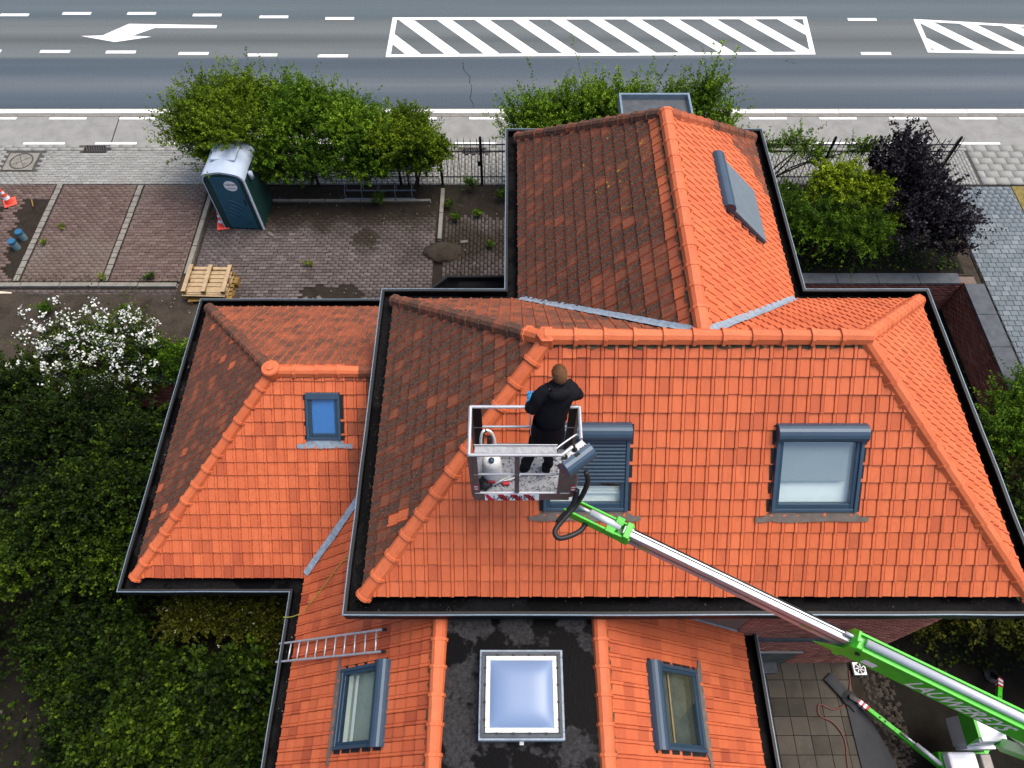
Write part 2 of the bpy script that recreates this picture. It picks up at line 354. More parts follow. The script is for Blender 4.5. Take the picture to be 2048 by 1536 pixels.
def clip2(poly, n, d):
    """keep the side n.p <= d; works on tuples whose first two entries are the plane coordinates"""
    out = []; k = len(poly)
    for i in range(k):
        p, q = poly[i], poly[(i + 1) % k]; a = n[0] * p[0] + n[1] * p[1] - d; c = n[0] * q[0] + n[1] * q[1] - d
        if a <= 0: out.append(p)
        if (a < 0 < c) or (c < 0 < a):
            t = a / (a - c); out.append(tuple(p[j] + (q[j] - p[j]) * t for j in range(len(p))))
    return out
def clip_convex(poly, conv):
    k = len(conv); ar = sum(conv[i][0] * conv[(i + 1) % k][1] - conv[(i + 1) % k][0] * conv[i][1] for i in range(k)); sg = 1 if ar > 0 else -1
    for i in range(k):
        p, q = conv[i], conv[(i + 1) % k]; n = (sg * (q[1] - p[1]), -sg * (q[0] - p[0])); poly = clip2(poly, n, n[0] * p[0] + n[1] * p[1])
        if len(poly) < 3: return []
    return poly
def hatched(outline, xs, wd, dx):
    k = len(outline); cx = sum(p[0] for p in outline) / k; cy = sum(p[1] for p in outline) / k; fr = MB()
    ins = [(x + (.16 if x < cx else -.16), y + (.14 if y < cy else -.14)) for x, y in outline]
    for i in range(k):
        j = (i + 1) % k; fr.add([(*outline[i], .004), (*outline[j], .004), (*ins[j], .004), (*ins[i], .004)], [(0, 1, 2, 3)])
    root = fr.build('hatched_island', M['paint'], road)
    yt = max(p[1] for p in outline); yb = min(p[1] for p in outline)
    for x in xs:
        q = clip_convex([(x, yt), (x + wd, yt), (x + wd + dx, yb), (x + dx, yb)], [(a, c) for a, c in ins])
        if q: flat('stripe', q, root, M['paint'])
hatched([(-4.2, 21.58), (10.12, 21.72), (10.28, 23.86), (-4.16, 23.82)], [-5.42 + 1.32 * i for i in range(13)], .52, 2.0)
hatched([(13.9, 21.83), (26, 21.5), (26, 22.6), (13.97, 23.72)], [12.6 + 1.32 * i for i in range(10)], .52, 2.0)
# cracks in the asphalt
for x, y0, y1, amp in [(-1.2, 18.95, 21.3, .16), (-17.0, 18.95, 20.6, .1), (-5.0, 18.95, 20.4, .08), (9.4, 21.2, 21.5, .5)]:
    n = 22; pts = []; xx = x
    for i in range(n + 1):
        t = i / n; xx += random.gauss(0, amp * .22); pts.append((xx - .35 * t, y0 + (y1 - y0) * t))
    mb = MB()
    for (a, c), (d, e) in zip(pts, pts[1:]):
        q = random.uniform(.006, .016); mb.add([(a - q, c, .003), (a + q, c, .003), (d + q, e, .003), (d - q, e, .003)], [(0, 1, 2, 3)])
    mb.build('crack', M['crack'], road)

# white kerb blocks, about 1 m long
kerb = tag(MB().box(-90, 90, 18.58, 18.95, -.03, .012).build('road_kerb', M['kerb']), kind='structure')
kb = MB().box(0, .985, 18.70, 18.88, .0, .035); proto = None
for i in range(-19, 20):
    if proto is None: o = proto = kb.build('kerb_block', M['kerbpaint'], kerb)
    else: o = proto.copy(); col.objects.link(o)
    o.location = (i * 1.0 + .2, 0, random.uniform(-.004, .004))
# bicycle path: edge dashes and slab joints
for i in range(-15, 16):
    rect('edge_dash', i * 2.17 + .85, i * 2.17 + 2.0, 18.45, 18.55, path, M['paint'])
    rect('edge_dash', i * 2.17 + .45, i * 2.17 + 1.7, 17.31, 17.40, path, M['paint'])
for x in (-20.4, -12.1, -3.7, 4.6, 12.9): flat('slab_joint', [(x, 17.27), (x + .03, 17.27), (x - .07, 18.6), (x - .1, 18.6)], path, M['crack'], .003)

# pavers: real blocks; the largest ones of a field single, the rest joined
def pavers(field, x0, x1, y0, y1, lx, ly, m, joint=.008, z=.0, single=None, skip=None, bond=.5, dirt=None, vertical=False, th=.03, jit=.004, rotj=0.0):
    """skip(x,y)->True leaves a paver out; single=(cx,cy,n): the n pavers nearest that spot become objects of their own"""
    cells = []
    if vertical: rows = int(round((x1 - x0) / ly)); cols = int(round((y1 - y0) / lx))
    else: rows = int(round((y1 - y0) / ly)); cols = int(round((x1 - x0) / lx))
    for r in range(rows):
        for c in range(-1, cols + 1):
            a = (c + (bond if r % 2 else 0)) * lx; p = r * ly
            if vertical: X0, X1, Y0, Y1 = x0 + p, x0 + p + ly, y0 + a, y0 + a + lx
            else: X0, X1, Y0, Y1 = x0 + a, x0 + a + lx, y0 + p, y0 + p + ly
            if X1 <= x0 + .01 or X0 >= x1 - .01 or Y1 <= y0 + .01 or Y0 >= y1 - .01: continue
            X0, X1, Y0, Y1 = max(X0, x0), min(X1, x1), max(Y0, y0), min(Y1, y1)
            cx, cy = (X0 + X1) / 2, (Y0 + Y1) / 2
            if skip and skip(cx, cy): continue
            cells.append((X0 + joint / 2, X1 - joint / 2, Y0 + joint / 2, Y1 - joint / 2))
    C = np.array(cells); n = len(C)
    if single:
        d = np.hypot((C[:, 0] + C[:, 1]) / 2 - single[0], (C[:, 2] + C[:, 3]) / 2 - single[1]); order = np.argsort(d); own = order[:single[2]]; rest = order[single[2]:]
        full = [i for i in own if abs((C[i, 1] - C[i, 0]) - ((ly if vertical else lx) - joint)) < .002 and abs((C[i, 3] - C[i, 2]) - ((lx if vertical else ly) - joint)) < .002]
        rest = np.concatenate([rest, np.array([i for i in own if i not in set(full)], dtype=int)]); own = full
    else: own, rest = [], np.arange(n)
    def arr(ids):
        K = len(ids); Z = z + RNG.uniform(-jit, jit, (K, 4)); A = C[ids]; bv = min(.006, joint)
        tops = np.stack([np.stack([A[:, i] + (bv if i == 0 else -bv), A[:, j] + (bv if j == 2 else -bv), Z[:, 0] + .004 * (q - 1.5) * 0], -1) for q, (i, j) in enumerate(((0, 2), (1, 2), (1, 3), (0, 3)))], 1)
        tops[:, :, 2] += th
        bots = np.stack([np.stack([A[:, i], A[:, j], np.full(K, z)], -1) for i, j in ((0, 2), (1, 2), (1, 3), (0, 3))], 1)
        if rotj:
            cen = tops.mean(1, keepdims=True); an = RNG.normal(0, rotj, K)[:, None]; 
            for Q in (tops, bots):
                dx, dy = Q[:, :, 0] - cen[:, :, 0], Q[:, :, 1] - cen[:, :, 1]; Q[:, :, 0] = cen[:, :, 0] + dx * np.cos(an) - dy * np.sin(an); Q[:, :, 1] = cen[:, :, 1] + dx * np.sin(an) + dy * np.cos(an)
        V = np.concatenate([bots, tops], 1).reshape(-1, 3)
        base = (np.arange(K) * 8)[:, None, None]
        F = (np.array([[4, 5, 6, 7], [0, 1, 5, 4], [1, 2, 6, 5], [2, 3, 7, 6], [3, 0, 4, 7]])[None] + base).reshape(-1, 4)
        ti = np.repeat(np.clip(RNG.normal(.5, .22, K), 0, 1), 5)
        di = np.repeat(np.array([dirt((a[0] + a[1]) / 2, (a[2] + a[3]) / 2) if dirt else 0 for a in A]), 5)
        return V, F, ti, di
    if len(rest):
        V, F, ti, di = arr(rest); np_mesh('paver_field', V, F, m, field, {'tint': ti, 'dirt': di}, kind='stuff')
    if len(own):
        lxx, lyy = (ly, lx) if vertical else (lx, ly); protos = []
        for q in range(8):
            mb = MB(); mb.box(-(lxx - joint) / 2, (lxx - joint) / 2, -(lyy - joint) / 2, (lyy - joint) / 2, 0, th - .004)
            mb.add([(sx * ((lxx - joint) / 2 - .005), sy * ((lyy - joint) / 2 - .005), th) for sx, sy in ((-1, -1), (1, -1), (1, 1), (-1, 1))], [(0, 1, 2, 3)])
            mb.at = {'tint': [.12 + q * .11] * 7, 'dirt': [0] * 7}; me = None
            o = mb.build('paver', m, field); protos.append(o.data); bpy.data.objects.remove(o)
        dl = {}
        for i in own:
            a = C[i]; cx, cy = (a[0] + a[1]) / 2, (a[2] + a[3]) / 2
            me = random.choice(protos)
            o = bpy.data.objects.new('paver', me); col.objects.link(o); adopt(o, field); o.location = (cx, cy, z + random.uniform(-jit, jit)); o.rotation_euler = (0, 0, random.gauss(0, rotj))

def field(name, x0, x1, y0, y1, m, z=-.004): return tag(MB().add([(x0, y0, z), (x1, y0, z), (x1, y1, z), (x0, y1, z)], [(0, 1, 2, 3)]).build(name, m), kind='structure')
MAN = (-14.49, 16.55)
sw = field('sidewalk', -22, 26, 15.58, 17.27, M['sandlt'])
drains = [(-12.44, 17.1), (-1.12, 17.0)]
def sk_side(x, y): return (abs(x - MAN[0]) < .52 and abs(y - MAN[1]) < .44) or any(abs(x - dx) < .42 and abs(y - dy) < .17 for dx, dy in drains)
pavers(sw, -22, -2.0, 15.6, 17.0, .2, .1, M['pgrey'], skip=sk_side, single=(-11.5, 15.9, 300))
pavers(sw, -2.0, 12.3, 15.6, 17.0, .2, .1, M['pgrey'], skip=sk_side, vertical=True, bond=.5)
pavers(sw, 12.3, 13.55, 15.6, 17.0, .2, .1, M['pgrey'], vertical=True)
pavers(sw, 13.6, 26, 15.6, 17.25, .4, .275, M['pgrey'], joint=.008, jit=.002)
pavers(sw, -22, 13.6, 17.02, 17.26, .4, .12, M['pgrey'], skip=sk_side)

pk = field('parking_bay', -22, -8.72, 11.98, 15.58, M['sand'])
def hole(x, y):   # two beds left open in the red paving
    e = .08 * math.sin(y * 9)
    return (y < 15.0 and -13.95 + (15.0 - y) * .18 + e < x < -13.16 and y > 12.1) or (x < -14.28 + e and y < 14.75)
pavers(pk, -22, -13.16, 12.0, 15.57, .2, .1, M['pred'], joint=.012, skip=hole, jit=.006, rotj=.015, dirt=lambda x, y: .0)
pavers(pk, -12.92, -10.82, 12.0, 15.57, .2, .1, M['pred'], joint=.010, jit=.006, rotj=.012, dirt=lambda x, y: max(0, .22 - abs(y - 13.0) * .12))
pavers(pk, -10.58, -8.72, 12.0, 15.57, .2, .1, M['pred'], joint=.010, jit=.006, rotj=.012, single=(-9.6, 13.3, 300), dirt=lambda x, y: .12)
for x in (-13.04, -10.70):     # rows of setts between the bays
    y = 12.02
    while y < 15.5:
        l = random.uniform(.16, .24); MB().box(x - .075, x + .075, y, y + l, -.004, .034 + random.uniform(-.006, .006)).build('sett', M['kerb'], pk, bevel=.012); y += l + .015
ct = field('courtyard', -8.45, .1, 9.6, 15.55, M['sand'])
def sk_ct(x, y):
    d = math.hypot((x + 4.6) / .95, (y - 11.55) / .32)
    return d < 1 + .15 * math.sin(x * 7) or (y > 14.35 + .12 * math.sin(x * 5) and x > -7.4) or math.hypot(x + 1.8, (y - 13.0) / .6) < .45
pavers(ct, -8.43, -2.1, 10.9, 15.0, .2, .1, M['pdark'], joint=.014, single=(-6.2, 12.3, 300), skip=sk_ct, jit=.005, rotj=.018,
       dirt=lambda x, y: max(0, .34 - abs(y - 14.5) * .32) + (.25 if math.hypot(x + 4.0, (y - 13.4) / 1.4) < .35 else 0) + (.2 if y < 11.7 and -5.6 < x < -3.4 else 0))  # tone darkens in a band towards the hedge, plus two darker patches
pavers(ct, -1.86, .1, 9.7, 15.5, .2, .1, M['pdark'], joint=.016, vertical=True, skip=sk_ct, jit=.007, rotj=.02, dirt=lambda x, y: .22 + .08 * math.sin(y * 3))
pavers(ct, -13.5, -8.7, 11.42, 11.76, .2, .1, M['pdark'], joint=.014, jit=.006, rotj=.02, dirt=lambda x, y: .15)
dv = field('driveway', 12.36, 30, 4, 15.55, M['sand'])
pavers(dv, 12.4, 14.35, 4, 15.5, .2, .16, M['pdrive'], joint=.01, single=(12.9, 12.0, 300), jit=.003, rotj=.008)
tag(MB().box(14.37, 30, 4, 15.5, -.03, .03).build('lawn', M['drygrass']), kind='structure')

# kerb stones of the parking area
def kerbs(name, pts, wd, n, h=.05):
    o = None
    root = tag(MB().bar((*pts[0], -.02), (*pts[1], -.02), wd * .9, .04).build(name, M['kerb']), kind='structure')
    p, q = Vector((*pts[0], .02)), Vector((*pts[1], .02))
    for i in range(n):
        a = p.lerp(q, (i + .012) / n); c = p.lerp(q, (i + .988) / n); j = random.uniform(-.006, .006)
        MB().bar((a.x, a.y, h / 2 + j), (c.x, c.y, h / 2 + j), wd, h).build('kerb_stone', M['kerb'], root, bevel=.012)
kerbs('bay_kerb', [(-8.58, 15.15), (-8.58, 12.2)], .12, 3, .09)
kerbs('court_kerb', [(-1.98, 15.4), (-1.98, 13.45)], .11, 2, .08)
kerbs('cross_kerb', [(-22, 11.87), (-8.75, 11.87)], .13, 13, .07)
kerbs('hedge_kerb', [(-7.3, 14.93), (-2.3, 14.93)], .08, 5, .06)

# retaining walls of the sunken garden
def bricks(face, parent, a0, a1, z0, z1, skip=None):
    """face(a,z,depth)->xyz; rows of bricks joined in one mesh"""
    V = []; F = []; ti = []; r = 0; z = z0
    while z < z1 - .03:
        a = a0 - (.105 if r % 2 else 0)
        while a < a1:
            p0, p1 = max(a, a0), min(a + .2, a1)
            if p1 - p0 > .03 and not (skip and skip((p0 + p1) / 2, z + .03)):
                d = random.uniform(.008, .014); k = len(V)
                V += [face(x, zz, dd) for dd in (0, d) for x, zz in ((p0, z), (p1, z), (p1, z + .058), (p0, z + .058))]
                F += [(k + 4, k + 5, k + 6, k + 7), (k, k + 1, k + 5, k + 4), (k + 1, k + 2, k + 6, k + 5), (k + 2, k + 3, k + 7, k + 6), (k + 3, k, k + 4, k + 7)]; ti += [min(1, max(0, random.gauss(.5, .25)))] * 5
            a += .21
        z += .07; r += 1
    return np_mesh('brick', np.array(V), np.array(F), M['brick'], parent, {'tint': ti, 'dirt': [0] * len(F)}, kind='stuff')
rw = thing('retaining_wall', 'brown brick retaining wall with blue stone coping between driveway and sunken court', 'wall', (11.9, 12.1, -1.2))
MB().box(5.4, 12.2, 12.0, 12.2, -1.22, -.02).box(11.9, 12.2, -6, 12.0, -1.22, -.021).build('wall_core', M['brickjoint'], rw)
bricks(lambda a, z, d: (11.9 - d, a, z), rw, 5.0, 12.0, -1.2, -.03); bricks(lambda a, z, d: (a, 12.0 - d, z), rw, 6.0, 11.9, -1.2, -.03)
for i in range(6): MB().box(5.3 + i * 1.08, 5.3 + i * 1.08 + 1.07, 11.93, 12.27, -.02, .04).build('coping_stone', M['coping'], rw, bevel=.008)
for i in range(18): MB().box(11.83, 12.34, 11.92 - (i + 1) * 1.0, 11.92 - i * 1.0 - .01, -.021, .041).build('coping_stone', M['coping'], rw, bevel=.008)
rl = thing('retaining_wall', 'dark brick garden retaining wall beside the white flowering shrub', 'wall', (-9, 8.95, -1.2))
MB().box(-22, -6.75, 8.92, 9.08, -1.22, .0).build('wall_core', M['brickjoint'], rl)
bricks(lambda a, z, d: (a, 8.92 - d, z), rl, -12, -6.8, -1.2, -.02)
for i in range(8): MB().box(-15 + i * 1.03, -15 + i * 1.03 + 1.02, 8.88, 9.14, .0, .05).build('coping_stone', M['coping'], rl, bevel=.008)

# ------------------------------------------------------------------ the house
house = thing('brick_house', 'large brick house with orange clay tile hip roofs and black box gutters', 'house', (2.5, 5.2, -1.2))
ZE, ZR = 4.52, 7.08               # main roof: tile eave and ridge
MX0, MX1, MY0, MY1 = -2.348, 7.512, 2.387, 8.134      # outer edge of the main gutter
NX0, NX1, NY1 = -.132, 5.293, 12.453
WX0, WY0, WY1, SX0, SX1 = -7.155, 3.477, 10.162, -4.028, 4.298
WZ, WR, WRY = 1.64, 4.13, 6.61
GI = .28
ex0, ex1, ey0, ey1 = MX0 + GI, MX1 - GI, MY0 + GI, MY1 - GI
RY = (ey0 + ey1) / 2; RX0, RX1 = .44, 4.56
nx0, nx1, ny1, nrx, nay = NX0 + GI, NX1 - GI, NY1 - GI, 2.47, 9.66
wx0, wy0, wy1, wax = WX0 + GI, WY0 + GI, WY1 - GI, -4.17
sx0, sx1, SLT, SRT, SEND = SX0 + GI, SX1 - GI, -1.06, 1.28, -4.0
MWX = -1.86; MWY = 2.87             # west and south wall of the main block
WKX = (WR - WZ) / (WRY - wy0)       # slope of the west wing front
SKL = (WR - WZ) / (SLT - sx0)
def vall(x):                        # plan line of the valley between west wing and south wing
    z = WZ + (x - sx0) * SKL; return wy0 + (z - WZ) / WKX

# walls
wb = MB()
def wall_loop(pts, z0, z1):
    for (x0, y0), (x1, y1) in zip(pts, pts[1:] + pts[:1]): wb.add([(x0, y0, z0), (x1, y1, z0), (x1, y1, z1), (x0, y0, z1)], [(0, 1, 2, 3)])
wall_loop([(MWX, MWY - .11), (7.0, MWY - .11), (7.0, 7.6), (4.8, 7.6), (4.8, 11.95), (.35, 11.95), (.35, 7.6), (MWX, 7.6)], -1.25, 4.42)
wall_loop([(-6.65, 4.0), (-3.55, 4.0), (-3.55, SEND), (3.8, SEND), (3.8, MWY - .1), (MWX, MWY - .1), (MWX, 9.65), (-6.65, 9.65)], -1.25, 1.55)
wall = wb.build('wall', M['brickjoint'], house)
OPEN = (4.4, 5.62, -1.2, .05)       # basement window opening in the south wall
bricks(lambda a, z, d: (a, MWY - .11 - d, z), house, 3.9, 7.0, -1.2, 4.3, skip=lambda a, z: a < OPEN[1] + .12 and z < OPEN[3] + .02)
bricks(lambda a, z, d: (7.0 + d, a, z), house, MWY - .11, 7.6, -1.2, 4.3)
bw = MB(); y = MWY - .115
bw.box(4.0, OPEN[1], y - .012, y + .002, -1.15, .03).build('window_opening', M['roomdk'], house)
MB().box(4.0, OPEN[1] + .02, y - .05, y - .012, .05, .10).build('window_lintel', M['concrete'], house)
MB().box(4.35, 5.5, y - .22, y - .013, -1.19, -1.08).build('window_sill', M['coping'], house, bevel=.008)
pan = MB().box(4.3, 5.0, y - .03, y - .013, -.9, -.1).build('window', M['slatedk'], house); MB().box(4.36, 4.94, y - .034, y - .031, -.84, -.16).build('pane', M['glass'], pan)
MB().box(3.95, 6.1, y - .035, y - .012, 1.05, 1.28).build('wall_band', M['coping'], house)

# roof planes
class Face:
    def __init__(s, pts, holes=()):
        P = [Vector(p) for p in pts]; s.P = P; s.O = P[0]; s.A = (P[1] - P[0]).normalized(); n = Vector((0, 0, 0))
        for i in range(1, len(P) - 1): n += (P[i] - P[0]).cross(P[i + 1] - P[0])
        s.N = n.normalized(); s.N = s.N if s.N.z > 0 else -s.N; s.S = s.N.cross(s.A).normalized()
        assert s.S.z > 0, pts
        s.poly = [s.to2(p) for p in P]; s.holes = []
    def to2(s, p): d = Vector(p) - s.O; return (d.dot(s.A), d.dot(s.S))
    def to3(s, a, c, h=0): return tuple(s.O + s.A * a + s.S * c + s.N * h)
    def zat(s, x, y): return s.O.z - ((x - s.O.x) * s.N.x + (y - s.O.y) * s.N.y) / s.N.z
    def at(s, x, y): return s.to2((x, y, s.zat(x, y)))
F = {}
F['mf'] = Face([(ex0, ey0, ZE), (ex1, ey0, ZE), (RX1, RY, ZR), (RX0, RY, ZR)])
F['mr'] = Face([(ex1, ey0, ZE), (ex1, ey1, ZE), (RX1, RY, ZR)])
F['ml'] = Face([(ex0, ey1, ZE), (ex0, ey0, ZE), (RX0, RY, ZR)])
F['mbl'] = Face([(nx0, ey1, ZE), (ex0, ey1, ZE), (RX0, RY, ZR), (nrx, RY, ZR)])
F['mbr'] = Face([(ex1, ey1, ZE), (nx1, ey1, ZE), (nrx, RY, ZR), (RX1, RY, ZR)])
F['nl'] = Face([(nx0, ny1, ZE), (nx0, ey1, ZE), (nrx, RY, ZR), (nrx, nay, ZR)])
F['nr'] = Face([(nx1, ey1, ZE), (nx1, ny1, ZE), (nrx, nay, ZR), (nrx, RY, ZR)])
F['nb'] = Face([(nx1, ny1, ZE), (nx0, ny1, ZE), (nrx, nay, ZR)])
yv = vall(MWX)
F['wf'] = Face([(wx0, wy0, WZ), (sx0, wy0, WZ), (MWX, yv, WZ + (yv - wy0) * WKX), (MWX, WRY, WR), (wax, WRY, WR)])
F['wl'] = Face([(wx0, wy1, WZ), (wx0, wy0, WZ), (wax, WRY, WR)])
F['wb'] = Face([(MWX, wy1, WZ), (wx0, wy1, WZ), (wax, WRY, WR), (MWX, WRY, WR)])
zl = WZ + (MWX - sx0) * SKL
F['sl1'] = Face([(sx0, MWY, WZ), (sx0, SEND, WZ), (SLT, SEND, WR), (SLT, MWY, WR)])
F['sl2'] = Face([(sx0, wy0, WZ), (sx0, MWY, WZ), (MWX, MWY, zl), (MWX, yv, zl)])
F['sr'] = Face([(sx1, SEND, WZ), (sx1, MWY, WZ), (SRT, MWY, WR), (SRT, SEND, WR)])
rb = MB()

# window openings in the tile fields: (face, x0, x1, y0, y1) in plan
def opening(fk, x0, x1, y0, y1):
    f = F[fk]; q = [f.at(x, y) for x in (x0, x1) for y in (y0, y1)]
    r = (min(p[0] for p in q), max(p[0] for p in q), min(p[1] for p in q), max(p[1] for p in q)); f.holes.append(r); return r
WIN = {'m1': opening('mf', .42, 1.56, 3.58, 4.46), 'm2': opening('mf', 3.50, 4.66, 3.57, 4.45), 'w': opening('wf', -3.60, -3.0, 5.70, 6.34),
       'sl': opening('sl1', -2.62, -1.76, .84, 1.97), 'sr': opening('sr', 1.95, 2.84, .80, 1.95), 'n': opening('nr', 3.44, 4.36, 8.55, 9.82)}

for f in F.values():                # boarding under the tiles, cut out for the windows
    pieces = [f.poly]
    for h in f.holes:
        nxt = []
        for p in pieces:
            md = clip2(clip2(p, (-1, 0), -h[0]), (1, 0), h[1]) if len(p) > 2 else []
            nxt += [clip2(p, (1, 0), h[0]), clip2(p, (-1, 0), -h[1])] + ([clip2(md, (0, 1), h[2]), clip2(md, (0, -1), -h[3])] if len(md) > 2 else [])
        pieces = [p for p in nxt if len(p) > 2]
    for p in pieces: rb.add([f.to3(q[0], q[1], -.012) for q in p], [tuple(range(len(p)))])
roof = rb.build('roof', M['underlay'], house)

TW, TC = .181, .243
prof = [(.0, -.008), (.005, 0), (.124, 0), (.129, -.008), (.137, .013), (.172, .014), (.179, -.010)]
def tile_polys(lift=0.0):
    """one interlocking flat tile in plane coordinates (across, up the slope, out of the slope)"""
    L = TC + .028; t0, t1 = .043 + lift, .013; out = []
    lo = [(a, -.012, t0 + h) for a, h in prof]; hi = [(a, L, t1 + h) for a, h in prof]; bt = [(a, -.008, .021) for a, h in prof]
    for i in range(len(prof) - 1): out.append(([lo[i], lo[i + 1], hi[i + 1], hi[i]], 0 if i in (1, 4) else 1)); out.append(([bt[i], bt[i + 1], lo[i + 1], lo[i]], 1))
    out.append(([bt[0], lo[0], hi[0], (0, L, 0)], 1)); out.append(([lo[-1], bt[-1], (prof[-1][0], L, 0), hi[-1]], 1))
    return out
def in_conv(p, poly):
    k = len(poly); sg = None
    for i in range(k):
        a, c = poly[i], poly[(i + 1) % k]; cr = (c[0] - a[0]) * (p[1] - a[1]) - (c[1] - a[1]) * (p[0] - a[0])
        if abs(cr) < 1e-9: continue
        if sg is None: sg = cr > 0
        elif (cr > 0) != sg: return False
    return True

def nz(x, y, s=1.0): return .5 + .25 * math.sin(x * 1.7 * s + 1.3 * math.sin(y * 1.1 * s)) + .25 * math.sin(y * 2.3 * s + 1.7 * math.sin(x * .9 * s + 2))
def tile_state(fk, p):
    """tint, dirt, lichen of a tile lying at p: which slopes were already washed"""
    x, y, z = p; r = random.random(); t = min(1, max(.2, random.gauss(.62, .11))); d = 0.0; li = 0.0
    if random.random() < .04: t = random.uniform(.22, .42)
    t = min(1, max(.04, t + (nz(x, y, 1.6) - .5) * .22))
    if fk in ('mf', 'mr', 'mbr', 'nr', 'wf') and random.random() < .12: d = random.uniform(.06, .16)
    if fk == 'mf':
        if any(a - .1 < x < c + .1 and (4.45 < y < 4.75 or 2.9 < y < 3.45) and random.random() < .4 for a, c in ((.42, 1.56), (3.5, 4.66))): t *= .65
        if z > 6.0 and x < 1.3 and random.random() < .35: t = random.uniform(.12, .35)
        if z < 4.9 and random.random() < .15: t = random.uniform(.25, .45)
    elif fk == 'ml':
        d = min(.92, max(.6, random.gauss(.76, .06))); d = random.uniform(.55, .64) if r < .06 else d
        if z > 6.5: d *= .85; li = .9 if r < .4 and y < RY + .15 else 0
        if abs(x + 1.55) < .1 and abs(y - 3.55) < .13: d = .05
    elif fk == 'mbl': d = random.uniform(.50, .68)
    elif fk == 'nl':
        d = min(1.0, max(.55, random.gauss(.80, .08) - (.14 if y < 7.2 and x > 1.2 else 0))); d = random.uniform(.6, .7) if r < .06 else d
        if x > 2.22: d = random.uniform(.10, .5)
        if x > 1.75 and y > 8.0 and r < .35 + (x - 1.75) * .6: li = random.uniform(.5, 1)
        elif x > 1.3 and r > .96: li = 1
    elif fk == 'nr':
        if (x - 2.9) * .9 + (y - 11.2) * 1.1 > 1.0 and y > 9.75: d = min(.9, max(.4, random.gauss(.66, .09)))
    elif fk == 'nb': d = .7
    elif fk == 'wl': d = min(.9, max(.5, random.gauss(.72, .07))) if r > .04 else .25
    elif fk == 'wb': d = random.uniform(.50, .66)
    elif fk == 'wf':
        if x > -2.62: d = random.uniform(.5, .85)
        elif x > -2.82 and r < .6: d = .45
        if z < 1.86: t = random.uniform(.04, .35) if r < .8 else t
        elif z < 2.05 and r < .25: t = random.uniform(.1, .4)
        if random.random() < .12: t *= .6
    elif fk in ('sl1', 'sl2', 'sr'): t = min(1, max(.03, random.gauss(.42, .14))); t = t * .6 if z > 3.3 and y > 2.0 else t
    return t, d, li

TP = tile_polys(); big = MB(); at_t, at_d, at_l = [], [], []; cand = []
def emit(f, polys, a0, s0, st):
    for poly, k in polys:
        if len(poly) < 3: continue
        n0 = len(big.v); big.v += [f.to3(q[0], q[1], q[2]) for q in poly]; big.f.append(tuple(range(n0, n0 + len(poly)))); big.m.append(0)
        at_t.append(st[0]); at_d.append(st[1] * (.30 if k else 1)); at_l.append(st[2])
for fk, f in F.items():
    amin = min(p[0] for p in f.poly); amax = max(p[0] for p in f.poly); smax = max(p[1] for p in f.poly)
    nr = max(1, round(smax / TC)); c0 = math.floor(amin / TW)
    for r in range(nr):
        for c in range(c0, math.ceil(amax / TW)):
            a0, s0 = c * TW, r * TC
            cs = [(a0 + .001, s0 + .001 if r else .001), (a0 + TW - .003, s0 + .001), (a0 + TW - .003, min(s0 + TC, smax - .002)), (a0 + .001, min(s0 + TC, smax - .002))]
            ins = [in_conv(p, f.poly) for p in cs]
            if not any(ins) and not in_conv((a0 + TW / 2, s0 + TC / 2), f.poly): continue
            jz = random.gauss(0, .0022); js = random.gauss(0, .003); ja = random.gauss(0, .0012)
            mid = f.to3(a0 + TW / 2, s0 + TC / 2); st = tile_state(fk, mid)
            over = [h for h in f.holes if a0 < h[1] and a0 + TW > h[0] and s0 < h[3] and s0 + TC + .028 > h[2]]
            if all(ins) and not over and fk == 'mf': cand.append((a0, s0, mid, st, jz, js)); continue
            polys = [([(q[0] + a0 + ja, q[1] + s0 + js, q[2] + jz) for q in poly], k) for poly, k in TP]
            if not all(ins):
                ext = [(p[0], p[1] - (.02 if abs(p[1]) < 1e-6 else 0)) for p in f.poly]
                polys = [(clip_convex(poly, ext), k) for poly, k in polys]
            if over:
                h = over[0]; out = []
                for poly, k in polys:
                    if len(poly) < 3: continue
                    L_ = clip2(poly, (1, 0), h[0]); R_ = clip2(poly, (-1, 0), -h[1]); mid_ = clip2(clip2(poly, (-1, 0), -h[0]), (1, 0), h[1]) if len(poly) > 2 else []
                    out += [(L_, k), (R_, k)]
                    if len(mid_) > 2: out += [(clip2(mid_, (0, 1), h[2]), k), (clip2(mid_, (0, -1), -h[3]), k)]
                polys = out
            emit(f, polys, a0, s0, st)
# the 300 tiles of the front slope that show largest are objects of their own
cv = Vector((0, 0, 14.6)); cand.sort(key=lambda q: (Vector(q[2]) - cv).length)
variants = []
for q in range(12):
    mb = MB(); at = []
    for poly, k in TP: n0 = len(mb.v); mb.v += poly; mb.f.append(tuple(range(n0, n0 + len(poly)))); mb.m.append(0)
    mb.at = {'tint': [.08 + q * .078] * len(TP), 'dirt': [0] * len(TP), 'lichen': [0] * len(TP)}
    o = mb.build('tile', M['tile']); variants.append(o.data); bpy.data.objects.remove(o)
f = F['mf']; Mf = Matrix((f.A, f.S, f.N)).transposed().to_4x4()
for a0, s0, mid, st, jz, js in cand[:300]:
    me = variants[min(11, max(0, int((st[0] - .04) / .078)))]
    o = bpy.data.objects.new('tile', me); col.objects.link(o); o.parent = roof
    o.matrix_local = Matrix.Translation(f.to3(a0, s0 + js, jz)) @ Mf @ Matrix.Rotation(random.gauss(0, .004), 4, 'Z')
for a0, s0, mid, st, jz, js in cand[300:]: emit(f, [([(q[0] + a0, q[1] + s0 + js, q[2] + jz) for q in poly], k) for poly, k in TP], a0, s0, st)
big.at = {'tint': at_t, 'dirt': at_d, 'lichen': at_l}
big.build('tile', M['tile'], roof, kind='stuff')

